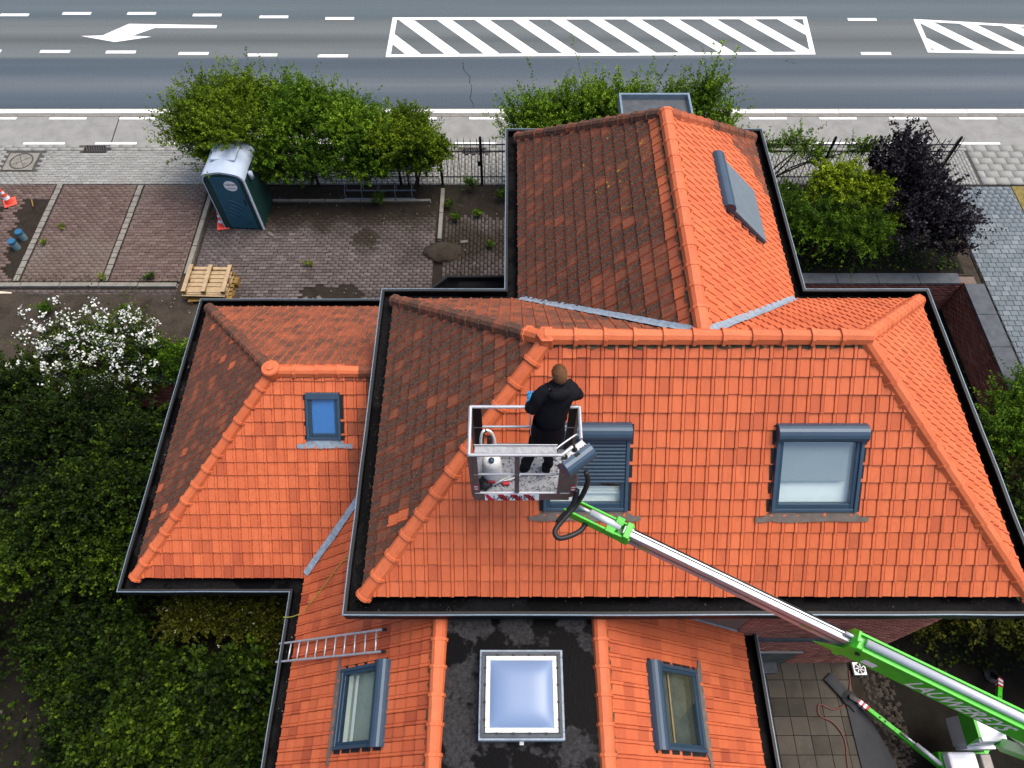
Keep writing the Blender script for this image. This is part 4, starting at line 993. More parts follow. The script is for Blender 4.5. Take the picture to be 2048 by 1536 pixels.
# knuckle between boom and basket: two green cheeks, cylinder, hoses
kn = MB(BT).box(-.10, -.07, .02, .82, -.10, .06).box(.07, .10, -.05, .82, -.12, .05).box(-.0995, .0995, .60, .80, -.119, -.06).box(-.105, .105, .72, .80, -.125, .11).build('knuckle', M['green'], lift, bevel=.01)
MB(BT).box(-.12, -.02, .58, .68, .02, .10).box(.03, .115, .50, .62, -.05, .07).build('bracket', M['greendk'], kn, bevel=.008)
mb = MB(BT); mb.tube([(-.01, .10, .08), (-.01, .28, .075)], .022, 10); mb.build('cylinder_rod', M['steel'], kn, smooth=True)
mb = MB(BT); mb.tube([(-.01, .26, .075), (-.01, .66, .05)], .045, 14); mb.build('cylinder', M['steelw'], kn, smooth=True)
def spline(pts, k=8):
    P = [Vector(p) for p in pts]; out = []
    for i in range(len(P) - 1):
        a, b_, c_, d = P[max(i - 1, 0)], P[i], P[i + 1], P[min(i + 2, len(P) - 1)]
        for j in range(k):
            t = j / k; out.append(.5 * ((2 * b_) + (c_ - a) * t + (2 * a - 5 * b_ + 4 * c_ - d) * t * t + (3 * b_ - a - 3 * c_ + d) * t ** 3))
    return out + [P[-1]]
MB().tube(spline([(.86, 3.42, 7.0), (.89, 3.36, 6.8), (.80, 3.26, 6.45), (.62, 3.08, 6.35), (.52, 2.95, 6.33), (.56, 2.87, 6.30), (.70, 2.90, 6.28), (.84, 2.98, 6.26), (.90, 3.06, 6.24), (.98, 3.1, 6.2)]), .032, 9).build('hose_bundle', M['blackp'], kn, smooth=True)
MB().tube(spline([(.78, 3.36, 6.62), (.74, 3.24, 6.42), (.60, 3.12, 6.30), (.56, 3.07, 6.30)]), .035, 8).build('hose_bundle', M['blackp'], kn, smooth=True)

# basket
bk = bpy.data.objects.new('basket', None); col.objects.link(bk); bk.parent = lift; bk.location = Vector((.15, 3.65, 6.5)) - lift.location
def bkp(mb, name, m, **k):
    o = mb.build(name, m, None, **k); o.parent = bk; o.matrix_parent_inverse = Matrix.Translation(-Vector((.15, 3.65, 6.5))); return o
bx0, bx1, by0, by1, bz, bt_ = -.47, .76, 3.36, 3.96, 6.5, 7.58
bkp(MB().box(bx0 + .02, bx1 - .02, by0 + .01, by1 - .01, bz - .04, bz), 'floor', M['chequer'])
bkp(MB().tube([(bx0, by0, bt_), (bx1 - .22, by0, bt_), (bx1 - .10, by0 + .10, bt_)], .021, 8), 'rail', M['steel'])
bkp(MB().tube([(bx0, by1, bt_), (bx1, by1, bt_)], .021, 8), 'rail', M['steel'])
bkp(MB().tube([(bx0, by0, bt_), (bx0, by1, bt_)], .021, 8), 'rail', M['steel']); bkp(MB().tube([(bx1, by0 + .2, bt_), (bx1, by1, bt_)], .021, 8), 'rail', M['steel'])
bkp(MB().tube([(bx0, by1, bz + .6), (bx1, by1, bz + .6)], .016, 8), 'mid_rail', M['steel']); bkp(MB().tube([(bx0 + .03, by0 + .005, bz + .56), (bx1 - .14, by0 + .005, bz + .56)], .014, 8), 'mid_rail', M['steel'])
bkp(MB().box(bx0 + .06, bx1 - .27, by0 + .03, by0 + .115, bt_ - .03, bt_ - .015), 'tool_tray', M['chequer'])
bkp(MB().box(bx0 + .05, bx1 - .26, by0 + .115, by0 + .122, bt_ - .03, bt_ + .012), 'tray_lip', M['steel'])
for x, y in ((bx0, by0), (bx0, by1), (bx1, by1), (bx1 - .2, by0)): bkp(MB().box(x - .018, x + .018, y - .018, y + .018, bz, bt_), 'post', M['steeldk'])
bkp(MB().box(.03, .085, by0 - .006, by0 + .014, bz, bt_ - .02), 'post', M['steeldk'])
bkp(MB().box(bx0 - .005, bx0 + .085, by0 - .004, by0 + .003, bz - .1, bt_ - .02), 'corner_panel', M['steeldk']); bkp(MB().box(bx0 - .012, bx0 - .006, by0 - .02, by0 + .28, bz - .08, bt_ - .25), 'side_panel', M['steeldk'])
bkp(MB().box(bx0 + .0, bx0 + .12, by1 - .012, by1 - .004, bz, bt_ - .02), 'corner_panel', M['fascia']); bkp(MB().box(bx1 - .11, bx1 + .0, by1 - .012, by1 - .004, bz, bt_ - .02), 'corner_panel', M['fascia'])
bkp(MB().box(bx1 - .19, bx1 - .02, by0 - .004, by0 + .004, bz - .1, bz + .62), 'corner_panel', M['steeldk'])
n = 8; mb = MB(); vs = []
for i in range(n + 1):
    a = R(-90 + 90 * i / n); vs += [(bx1 - .06 + .09 * math.cos(a), by0 + .09 + .09 * math.sin(a), bz - .12), (bx1 - .06 + .09 * math.cos(a), by0 + .09 + .09 * math.sin(a), bz + .5)]
mb.add(vs, [(2 * i, 2 * i + 2, 2 * i + 3, 2 * i + 1) for i in range(n)]); bkp(mb, 'corner_panel', M['steeldk'], smooth=True)
bkp(MB().box(bx0 + .0, bx1 - .06, by0 - .012, by0 - .005, bz - .18, bz + .02), 'kick_plate', M['steeldk'])
bkp(MB().box(bx0 + .02, bx1 - .06, by0 - .012, by0 + .01, bz + .02, bz + .03), 'floor_edge', M['steelw'])
bkp(MB().box(bx0 + .09, bx1 - .1, by1 + .0, by1 + .012, bz, bz + .14), 'kick_plate', M['steeldk'])
for x0_, nm in ((bx0 + .012, 0), (bx1 - .055, 1)):
    for i in range(5): bkp(MB().box(x0_, x0_ + .05, by0 - .0075 - nm * .008, by0 - .0045 - nm * .008, bz + .1 + i * .035, bz + .135 + i * .035), 'warning_stripe', M['plastr'] if i % 2 == 0 else M['whitep'])
# name board: white with red slants and black letters
NBM = Matrix.Translation((bx0 + .14, by0 - .015, bz + .012)) @ Matrix.Rotation(R(-14), 4, 'X')     # board hung below the floor edge, leaning out
def NB(x, y, z): return tuple(NBM @ Vector((x, y, z)))
sb = bkp(MB(NB).box(0, .66, -.002, .004, -.12, 0), 'name_board', M['whitep'])
mb = MB(NB)
for u in (-.06, .22, .46, .70):
    q = [(max(.0, min(1, u + a)), c) for a, c in ((0, 1), (.12, 1), (.24, 0), (.12, 0))]; mb.add([(.66 * a, -.0035, -.12 + .12 * c) for a, c in q], [(3, 2, 1, 0)])
bkp(mb, 'red_slant', M['plastr'])
tm = text_mesh('LAUWEREYS', .10, NBM @ Matrix.Translation((.10, -.005, -.10)) @ Matrix.Rotation(R(90), 4, 'X') @ Matrix.Diagonal((1, 1.1, 1, 1)), M['black'], None, bold=.001, fit=.50); tm.parent = bk; tm.matrix_parent_inverse = Matrix.Translation(-Vector((.15, 3.65, 6.5)))
# moss, tile flakes and dirt on the basket floor
V = []; Fq = []
for k in range(560):
    x, y = random.uniform(bx0 + .1, bx1 - .06), random.uniform(by0 + .03, by1 - .04); L_ = random.uniform(.004, .02); W_ = L_ * random.uniform(.2, .5); a = random.uniform(0, 3.14); ca, sa = math.cos(a), math.sin(a); b_ = len(V)
    V += [(x + dx * L_ * ca - dy * W_ * sa, y + dx * L_ * sa + dy * W_ * ca, bz + random.uniform(.002, .008)) for dx, dy in ((-1, 0), (0, -1), (1, 0), (0, 1))]; Fq.append((b_, b_ + 1, b_ + 2, b_ + 3))
o = np_mesh('moss_flakes', np.array(V), np.array(Fq), M['black'], kind='stuff'); o.parent = bk; o.matrix_parent_inverse = Matrix.Translation(-Vector((.15, 3.65, 6.5)))
# control box with guard and joysticks
CB = Matrix.Translation((.72, 3.37, 7.44)) @ Matrix.Rotation(R(38), 4, 'Z') @ Matrix.Rotation(R(-12), 4, 'X')
def CT(x, y, z): return tuple(CB @ Vector((x, y, z)))
pr = [(-.02 + .125 * math.cos(R(a)) , .0 + .115 * math.sin(R(a))) for a in range(-150, 91, 20)]; mb = MB(CT); k = len(pr)
mb.add([(x, -q[0], q[1]) for x in (-.2, .2) for q in pr], [(i, i + 1, k + i + 1, k + i) for i in range(k - 1)] + [tuple(range(k))[::-1], tuple(range(k, 2 * k))])
cbx = bkp(mb, 'control_box', M['slate'], bevel=.01)
bkp(MB(CT).box(-.19, .19, .025, .14, .03, .055), 'control_panel', M['plastw'], bevel=.006)
for x in (-.10, .04): bkp(MB(CT).lathe((x, .085, .055), [(.034, 0), (.03, .02), (.012, .03), (.012, .06), (.016, .075), (0, .08)], 12), 'joystick', M['blackp'], smooth=True)
for x, m in ((-.16, 'black'), (-.03, 'plastr'), (.10, 'black'), (.13, 'plastr'), (.165, 'black')): bkp(MB(CT).lathe((x, .05, .055), [(.012, 0), (.012, .008), (0, .01)], 8), 'button', M[m])
bkp(MB(CT).tube(spline([(-.2, .13, .03), (-.2, .17, .12), (-.15, .18, .15), (.12, .18, .15), (.18, .17, .12), (.19, .13, .03)], 4), .011, 8), 'guard_bar', M['steel'], smooth=True)
bkp(MB(CT).box(-.03, .03, -.03, .005, .108, .118), 'latch', M['black'])
bkp(MB().bar((.70, 3.38, 6.55), (.70, 3.38, 7.40), .07, .05), 'box_bracket', M['steeldk'])
# turret, chassis and outriggers
tr = MB().box(8.35, 8.86, 1.12, 1.62, -.5, .42).build('turret', M['steelw'], lift, bevel=.02)
mb = MB(); mb.add([(8.33, 1.1, .1), (8.33, 1.64, .1), (8.33, 1.64, .55), (8.33, 1.2, .55), (8.28, 1.1, .1), (8.28, 1.64, .1), (8.28, 1.64, .55), (8.28, 1.2, .55)], [(0, 1, 2, 3), (7, 6, 5, 4), (0, 3, 7, 4), (3, 2, 6, 7), (2, 1, 5, 6)]); mb.build('side_plate', M['greendk'], tr)
MB().box(8.38, 8.83, 1.14, 1.60, .42, .46).build('turret_lid', M['whitep'], tr, bevel=.012); MB().box(8.36, 8.88, 1.06, 1.115, -.45, -.05).build('warning_panel', M['steelw'], tr)
ch = MB().box(8.05, 8.95, -1.6, 1.05, -.75, -.52).build('chassis', M['greendk'], lift, bevel=.02)
MB().box(8.1, 8.62, .55, 1.03, -.52, -.28).build('cover', M['whitep'], ch, bevel=.04); MB().box(8.7, 8.9, .3, 1.0, -.52, -.30).build('battery_box', M['steeldk'], ch, bevel=.02)
for x in (7.98, 9.02):
    wv = MB(); wv.v = []; n = 20
    pr = [(.12, -.09), (.26, -.09), (.30, -.06), (.30, .06), (.26, .09), (.12, .09)]
    mb = MB(lambda a, c, h, x=x: (x + h, -.35 + a, -.9 + c)); mb.lathe((0, 0, 0), pr, 22); wheel = mb.build('wheel', M['blackp'], ch, smooth=False)
    mb = MB(lambda a, c, h, x=x: (x + h, -.35 + a, -.9 + c)); mb.lathe((0, 0, 0), [(.0, -.07), (.15, -.07), (.16, -.02), (.16, .02), (.15, .07), (0, .07)], 18); mb.build('rim', M['steelw'], wheel)
MB().bar(bt(1.345, 0, -.1), (8.75, 1.1, .35), .14, .2).build('lower_arm', M['green'], lift, bevel=.01)
MB().tube([bt(1.345, .2, -.9), (9.05, 1.5, -.1)], .045, 12).build('lift_cylinder', M['steelw'], lift, smooth=True)
def outrigger(p, knee, q, foot):
    p, knee, q, foot = map(Vector, (p, knee, q, foot))
    g = MB().bar(p, knee, .09, .11).bar(knee, q, .085, .10).build('outrigger', M['green'], lift, bevel=.008)
    c0 = p.lerp(knee, .12) + Vector((0, 0, .10)); c1 = p.lerp(knee, .62) + Vector((0, 0, .11)); c2 = p.lerp(knee, .92) + Vector((0, 0, .09))
    MB().tube([c0, c1], .042, 12).build('cylinder', M['steelw'], g, smooth=True); MB().tube([c1, c2], .022, 10).build('cylinder_rod', M['steel'], g, smooth=True)
    d = (q - knee).normalized(); MB().bar(q, q + d * .22, .088, .103).build('chevron_band', M['plastr'], g); MB().bar(q + d * .05, q + d * .1, .0905, .1055).build('chevron', M['whitep'], g); MB().bar(q + d * .14, q + d * .19, .0905, .1055).build('chevron', M['whitep'], g)
    MB().bar(q + d * .22, foot + Vector((0, 0, .1)), .09, .1).build('foot_leg', M['blackp'], g)
    MB().lathe(tuple(foot + Vector((0, 0, .02))), [(.15, 0), (.15, .02), (.05, .06), (.05, .14), (0, .15)], 16).build('foot', M['blackp'], g)
    for k in (-.1, .1): MB().tube([q.lerp(knee, .5 + k) + Vector((0, 0, .051)), q.lerp(knee, .5 + k) + Vector((0, 0, .056))], .022, 10).build('hole', M['black'], g)
outrigger((8.15, .75, -.62), (7.5, 1.45, -.86), (7.14, 1.83, -.98), (6.86, 2.06, -1.125))
outrigger((8.95, 1.0, -.6), (9.45, 1.75, -.55), (9.75, 2.2, -.75), (9.95, 2.5, -1.2)); outrigger((8.95, -1.2, -.6), (9.6, -1.8, -.7), (9.9, -2.1, -.85), (10.1, -2.4, -1.2)); outrigger((8.05, -1.2, -.6), (7.6, -1.9, -.7), (7.3, -2.2, -.85), (7.1, -2.5, -1.2))
PADM = Matrix.Translation((6.74, 2.2, -1.115)) @ Matrix.Rotation(R(-52), 4, 'Z')
tag(MB(lambda x, y, z: tuple(PADM @ Vector((x, y, z)))).box(-.36, .42, -.11, .11, -.03, .02).box(-.33, .39, -.085, .085, .02, .026).build('support_plank', M['mat'], bevel=.008), 'slim black support plank under the outrigger foot', 'plank')

# ------------------------------------------------------------------ the roof cleaner
per = thing('person', 'person in black jacket and trousers with blue gloves leaning over the basket rail', 'person', (.3, 3.65, 6.5))
def skin_mesh(name, verts, edges, rad, root, m, parent, sub=2):
    me = bpy.data.meshes.new(name); me.from_pydata(verts, edges, []); o = bpy.data.objects.new(name, me); col.objects.link(o)
    o.modifiers.new('skin', 'SKIN'); sv = me.skin_vertices[0].data
    for i, r_ in enumerate(rad): sv[i].radius = r_ if isinstance(r_, tuple) else (r_, r_); sv[i].use_root = (i == root)
    sb_ = o.modifiers.new('sub', 'SUBSURF'); sb_.levels = sub; sb_.render_levels = sub
    dg = bpy.context.evaluated_depsgraph_get(); m2 = bpy.data.meshes.new_from_object(o.evaluated_get(dg)); bpy.data.objects.remove(o)
    m2.materials.clear(); m2.materials.append(m); m2.polygons.foreach_set('use_smooth', [True] * len(m2.polygons)); m2.name = name
    o = bpy.data.objects.new(name, m2); col.objects.link(o); adopt(o, parent); return o
PV = {'pel': ((.42, 3.86, 7.28), (.195, .155)), 'wai': ((.44, 3.92, 7.48), (.20, .155)), 'che': ((.48, 4.0, 7.68), (.215, .15)), 'nb': ((.505, 4.05, 7.86), (.10, .085)), 'nk': ((.512, 4.08, 7.95), .055),
      'sl': ((.325, 4.0, 7.80), .10), 'el': ((.205, 3.92, 7.56), .08), 'wl': ((.21, 4.07, 7.49), .05), 'sr': ((.67, 4.03, 7.80), .10), 'er': ((.755, 4.08, 7.62), .08), 'wr': ((.63, 4.23, 7.73), .046),
      'hl': ((.34, 3.83, 7.14), (.12, .12)), 'kl': ((.215, 3.71, 6.88), .078), 'al': ((.14, 3.61, 6.61), .056), 'tl': ((.14, 3.75, 6.55), .045), 'hr': ((.50, 3.85, 7.14), (.12, .12)), 'kr': ((.46, 3.72, 6.88), .078), 'ar': ((.41, 3.60, 6.61), .056), 'tr': ((.43, 3.74, 6.55), .045)}
nm = list(PV); E_ = [('pel', 'wai'), ('wai', 'che'), ('che', 'nb'), ('nb', 'nk'), ('nb', 'sl'), ('sl', 'el'), ('el', 'wl'), ('nb', 'sr'), ('sr', 'er'), ('er', 'wr'), ('pel', 'hl'), ('hl', 'kl'), ('kl', 'al'), ('al', 'tl'), ('pel', 'hr'), ('hr', 'kr'), ('kr', 'ar'), ('ar', 'tr')]
body = skin_mesh('body', [PV[k][0] for k in nm], [(nm.index(a), nm.index(c)) for a, c in E_], [PV[k][1] for k in nm], 0, M['cloth'], per)
nr_ = [v.normal.copy() for v in body.data.vertices]
for v, n_ in zip(body.data.vertices, nr_):     # creases in the cloth
    p = v.co; v.co = p + n_ * (.006 * math.sin(p.z * 46 + 5 * math.sin(p.x * 13)) + .005 * math.sin(p.x * 38 + p.z * 21 + p.y * 17))
# head: skull with jaw, nose, ears; looks at the roof (+Y)
HM = Matrix.Translation((.517, 4.11, 8.035)) @ Matrix.Rotation(R(14), 4, 'Z') @ Matrix.Rotation(R(-18), 4, 'X')
def HT(x, y, z): return tuple(HM @ Vector((x, y, z)))
def ball(mb, c, r, n=18, k=12, fn=None):
    vs = []
    for j in range(k + 1):
        ph = math.pi * j / k
        for i in range(n):
            th = 2 * math.pi * i / n; p = Vector((math.sin(ph) * math.cos(th), math.sin(ph) * math.sin(th), math.cos(ph)))
            q = fn(p) if fn else p; vs.append((c[0] + q.x * r[0], c[1] + q.y * r[1], c[2] + q.z * r[2]))
    return mb.add(vs, [(j * n + i, j * n + (i + 1) % n, (j + 1) * n + (i + 1) % n, (j + 1) * n + i) for j in range(k) for i in range(n)])
def skull(p):
    q = p.copy()
    if q.z < -.2: q.x *= 1 + (q.z + .2) * .35; q.y = q.y * .9 + .08
    return q
hd = ball(MB(HT), (0, 0, 0), (.074, .094, .115), fn=skull).build('head', M['skin'], per, smooth=True)
ball(MB(HT), (0, .098, -.015), (.012, .02, .022), 8, 6).build('nose', M['skin'], hd, smooth=True)
for sx in (-1, 1):
    ball(MB(HT), (sx * .080, -.005, -.012), (.013, .022, .034), 10, 8).build('ear', M['skin'], hd, smooth=True); ball(MB(HT), (sx * .03, .082, .01), (.012, .012, .008), 8, 6).build('eye', M['whitep'], hd, smooth=True)
MB(HT).box(-.022, .022, .086, .096, -.058, -.05).build('mouth', M['plastr'], hd)
# cropped hair: cap of overlapping locks over crown and back of the head
V = []; Fq = []
for _ in range(1500):
    z = random.uniform(-.42, 1); th = random.uniform(0, 6.283); rr = math.sqrt(max(0, 1 - z * z)); p = Vector((rr * math.cos(th), rr * math.sin(th), z))
    if p.y > .55 - .0 and p.z < .55: continue
    if p.z < -.05 and p.y > -.15: continue
    c = Vector((p.x * .079, p.y * .099, p.z * .12)); down = Vector((random.uniform(-.4, .4), -.6 if p.z > .4 else random.uniform(-.2, .2), -.9)); t = (down - p * down.dot(p)).normalized(); sdv = p.cross(t).normalized(); L_ = random.uniform(.018, .032); W_ = random.uniform(.003, .006); b_ = len(V)
    for a, b2, h in ((0, -1, .0), (0, 1, .0), (1, .6, .006), (1, -.6, .006)): V.append(HT(*(c + t * (L_ * a) + sdv * (W_ * b2) + p * h)))
    Fq.append((b_, b_ + 1, b_ + 2, b_ + 3))
hr = ball(MB(HT), (0, -.006, .012), (.077, .094, .111), fn=lambda p: Vector((p.x, min(p.y, .72), max(p.z, -.38 if p.y < -.1 else .1)))).build('hair', M['hair'], per, smooth=True)
np_mesh('locks', np.array(V), np.array(Fq), M['hair'], hr, kind='stuff')
# jacket collar and hood lying on the back, hem
JM = Matrix.Translation((.505, 4.035, 7.885)) @ Matrix.Rotation(R(10), 4, 'Z') @ Matrix.Rotation(R(-12), 4, 'X')
def ring_tube(T, rx, ry, r, zf, n=20):
    pts = [T(rx * math.cos(2 * math.pi * i / n), ry * math.sin(2 * math.pi * i / n), zf(2 * math.pi * i / n)) for i in range(n + 1)]; return pts
def JT(x, y, z): return tuple(JM @ Vector((x, y, z)))
MB().tube(ring_tube(JT, .085, .075, .03, lambda a: .02), .034, 8).build('collar', M['cloth'], per, smooth=True)
ball(MB(JT), (0, -.085, -.045), (.13, .06, .085), 16, 10, fn=lambda p: Vector((p.x, p.y, p.z + .25 * abs(p.x)))).build('hood', M['cloth'], per, smooth=True)
hm_ = MB(); n = 18
for j in range(2): pass
ringA = [(.42 + .185 * math.cos(2 * math.pi * i / n), 3.875 + .15 * math.sin(2 * math.pi * i / n), 7.42) for i in range(n)]; ringB = [(.42 + .205 * math.cos(2 * math.pi * i / n), 3.85 + .165 * math.sin(2 * math.pi * i / n), 7.12 + .012 * math.sin(5 * i)) for i in range(n)]
hm_.add(ringA + ringB, [(i, (i + 1) % n, n + (i + 1) % n, n + i) for i in range(n)]); hm_.build('jacket_hem', M['cloth'], per, smooth=True)
MB().box(.405, .425, 3.985, 4.0, 7.9, 7.93).build('drawcord_end', M['steelw'], per)
def hand(c, fwd, palm, m, curl=.6, sgn=1):
    f = Vector(fwd).normalized(); pn = Vector(palm).normalized(); x = f.cross(pn).normalized() * sgn; c = Vector(c); mb = MB(); P = lambda a, b_, h: tuple(c + x * a + f * b_ + pn * h)
    ball(MB(), (0, 0, 0), (1, 1, 1)); mbp = MB(P); ball(mbp, (0, .04, 0), (.04, .05, .018), 12, 8); mb.v += mbp.v; mb.f += mbp.f; mb.m += mbp.m
    for i, (a, L_) in enumerate(((-.03, .062), (-.01, .075), (.011, .07), (.03, .055))):
        pts = []; y_, h_, an = .08, 0, 0
        for j in range(4): pts.append(P(a, y_, h_)); y_ += math.cos(an) * L_ / 3; h_ += math.sin(an) * L_ / 3; an += curl
        mb.tube(pts, [.0095, .009, .0085, .006], 7)
    mb.tube([P(-.035, .02, .0), P(-.055, .045, .012), P(-.05, .07, .03)], [.011, .010, .007], 7); return mb.build('hand', m, per, smooth=True)
hand((.21, 4.085, 7.488), (0, .8, .35), (.3, .1, -1), M['glove'], .7)
hand((.615, 4.245, 7.74), (-.5, .6, .2), (-.2, .3, -.8), M['glove'], .6, -1)
ball(MB(), (.21, 4.065, 7.49), (.053, .045, .05), 12, 8).build('glove_cuff', M['glove'], per, smooth=True)

# sprayer, hose and bag in the basket
sp = thing('sprayer', 'white and red plastic pump sprayer standing on the basket floor', 'sprayer', (-.24, 3.58, 6.5))
MB().lathe((-.24, 3.58, 6.5), [(.0, .0), (.10, .0), (.115, .03), (.12, .2), (.115, .44), (.09, .50), (.05, .53), (.0, .53)], 18).build('tank', M['plastw'], sp, smooth=True)
MB().box(-.33, -.16, 3.66, 3.74, 6.5, 6.92).build('back_frame', M['plastr'], sp, bevel=.02); MB().box(-.12, -.03, 3.46, 3.52, 6.5, 6.54).build('foot', M['plastr'], sp, bevel=.01)
MB().box(-.29, -.20, 3.445, 3.455, 6.60, 6.66).build('red_label', M['plastr'], sp); MB().lathe((-.24, 3.55, 7.02), [(.035, 0), (.035, .03), (0, .035)], 12).build('cap', M['slate'], sp, smooth=True)
MB().tube(spline([(-.30, 3.66, 6.85), (-.36, 3.70, 7.15), (-.33, 3.76, 7.36), (-.24, 3.78, 7.30), (-.20, 3.74, 7.08), (-.22, 3.68, 6.88)]), .018, 8).build('strap', M['plastw'], sp, smooth=True)
MB().tube(spline([(-.35, 3.72, 7.18), (-.335, 3.755, 7.33), (-.29, 3.775, 7.37)]), .022, 8).build('strap_pad', M['blackp'], sp, smooth=True); MB().tube([(-.27, 3.74, 6.95), (-.26, 3.76, 7.22)], .03, 10).build('lance_grip', M['blackp'], sp, smooth=True)
MB().tube(spline([(-.2, 3.5, 6.56), (-.02, 3.52, 6.56), (.20, 3.62, 6.62), (.26, 3.72, 6.9), (.22, 3.86, 7.2), (.21, 4.02, 7.44)]), .009, 7).build('hose', M['plastw'], sp, smooth=True)
MB().tube([(-.34, 3.40, 6.52), (-.02, 3.55, 6.60)], .008, 7).build('lance', M['steelw'], sp, smooth=True)
bag = ball(MB(), (-.33, 3.47, 6.56), (.10, .09, .065), 14, 9, fn=lambda p: p * (1 + .12 * math.sin(p.x * 7) * math.sin(p.y * 6))).build('bag', M['blackp'], smooth=True); tag(bag, 'crumpled black bag in the corner of the basket floor', 'bag')

# ------------------------------------------------------------------ ladder, rope on the south-west slope
f = F['sl1']
lad = thing('ladder', 'aluminium ladder lying across the roof slope above the roof window', 'ladder', (-2.9, 2.4, 2.5))
def sl3(x, y, h): return Vector((x, y, f.zat(x, y))) + f.N * h
lp, lq = sl3(-4.0, 2.60, .12), sl3(-1.88, 2.42, .10); lp2, lq2 = sl3(-4.02, 2.30, .12), sl3(-1.86, 2.10, .10); LU = f.N
for a, c in ((lp, lq), (lp2, lq2)):
    o = MB().bar(a, c, .028, .055, up=LU).build('rail', M['alu'], lad); 
    MB().bar(c, c + (c - a).normalized() * .05, .04, .06, up=LU).build('foot_cap', M['blackp'], lad)
for i in range(11): t = (i + .35) / 11.0; MB().tube([lp.lerp(lq, t), lp2.lerp(lq2, t)], .014, 8).build('rung', M['alu'], lad, smooth=True)
g = F['sl2']
def s2(x, y, h=.06): return tuple(Vector((x, y, g.zat(x, y))) + g.N * h)
cable('rope', [(-4.06, 3.02, 1.66), (-3.9, 3.03, 1.66), (-3.70, 3.10, 1.72), s2(-3.5, 3.2), s2(-3.25, 3.42), s2(-2.95, 3.72), s2(-2.6, 3.95), s2(-2.3, 4.05)], .008, M['rope'], 'thin yellow green rope trailing over the tiles to the gutter', 'rope')

# ------------------------------------------------------------------ things in the yard
TLM = Matrix.Translation((-7.36, 13.84, .03)) @ Matrix.Rotation(R(-3), 4, 'Z')
def TT(x, y, z): return tuple(TLM @ Vector((x, y, z)))
toi = thing('portable_toilet', 'teal portable toilet with pale blue arched roof under the hedge', 'toilet', (-7.36, 14.4, .03))
W2, D2 = .53, 1.12
arch = [(-W2, 0), (W2, 0), (W2, 1.72)] + [(W2 - .22 + .22 * math.cos(R(a)), 1.72 + .24 * math.sin(R(a))) for a in range(15, 90, 15)] + [(.15, 2.0), (0, 2.02), (-.15, 2.0)] + [(-W2 + .22 + .22 * math.cos(R(a)), 1.72 + .24 * math.sin(R(a))) for a in range(90, 180, 15)] + [(-W2, 1.72)]
mb = MB(TT); k = len(arch); mb.add([(x, y, z) for y in (.012, D2) for x, z in arch], [tuple(range(k)), tuple(range(k, 2 * k))[::-1]] + [(i, k + i, k + (i + 1) % k, (i + 1) % k) for i in range(k)]); mb.build('cabin', M['tealdk'], toi)
trim = MB(TT); q = [(x * 1.02, z + (.02 if z > 1 else 0)) for x, z in arch]; nn = len(arch)
for i in range(1, nn):
    a, c = arch[i], arch[(i + 1) % nn]; d, e = q[i], q[(i + 1) % nn]; trim.add([(a[0] * .965, -.02, a[1] - (.03 if a[1] > 1 else 0)), (c[0] * .965, -.02, c[1] - (.03 if c[1] > 1 else 0)), (e[0], -.02, e[1]), (d[0], -.02, d[1]), (e[0], .06, e[1]), (d[0], .06, d[1])], [(0, 1, 2, 3), (3, 2, 4, 5)])
trim.build('edge_trim', M['toiwhite'], toi)
door = MB(TT).box(-.36, .40, -.008, .012, .06, 1.86).build('door', M['teal'], toi, bevel=.012); MB(TT).box(.33, .36, -.03, -.008, .95, 1.12).build('handle', M['black'], door)
MB(TT).box(-.49, -.37, -.004, .012, .05, 1.70).build('hinge_panel', M['tealdk'], toi)
for k_ in range(5):   # moulded arcs in the door
    mb = MB(TT); rr = .5 + k_ * .16; pts = [(-.34 + rr * math.cos(R(a)) * .75, -.012, .12 + rr * math.sin(R(a)) * .9) for a in range(8, 80, 6)]; pts = [p for p in pts if p[0] < .38 and p[2] < 1.8]; mb.tube(pts, .012, 6); mb.build('door_moulding', M['teal'], door, smooth=True)
rf = MB(TT); pr = [(x, z) for x, z in arch if z > 1.5][::1]
secs = [(-.025, 1.04, .0), (.10, 1.05, .05), (.5, 1.02, .11), (1.0, 1.05, .06), (1.15, 1.04, .0)]; vs = []; k = len(pr)
for y_, sc, up_ in secs: vs += [(x * sc, y_, max(1.66, z + up_ * (1 - abs(x) / .6) + .03)) for x, z in pr]
rf.add(vs, [(j * k + i, j * k + i + 1, (j + 1) * k + i + 1, (j + 1) * k + i) for j in range(len(secs) - 1) for i in range(k - 1)]); rfo = rf.build('roof', M['toiwhite'], toi, smooth=True)
MB(TT).box(-.32, -.04, .35, .95, 2.06, 2.13).box(.04, .32, .35, .95, 2.06, 2.13).build('roof_rib', M['toiwhite'], rfo, bevel=.03)
mb = MB(TT); mb.tube([(.60, .35, 1.55), (.60, .35, 1.75)], .06, 12); mb.build('vent_pipe', M['toiwhite'], toi, smooth=True)
sg = MB(lambda a, c, h: TT(.14 + a, -.012 - h, 1.585 + c)).lathe((0, 0, 0), [(.17, 0), (.17, .003), (0, .003)], 26).build('sticker', M['whitep'], toi)
def TTm(x, y, z): return TLM @ Matrix.Translation((x, y, z)) @ Matrix.Rotation(R(90), 4, 'X')
tx = text_mesh('Vabrens', .095, TTm(-.008, -.0165, 1.59) @ Matrix.Rotation(R(6), 4, 'Z'), M['black'], toi, shear=.3, bold=.001)
for i, wv in enumerate((.13, .10)): MB(TT).box(.14 - wv, .14 + wv, -.0168, -.0155, 1.515 - i * .03, 1.525 - i * .03).build('small_print', M['shutter'], toi)

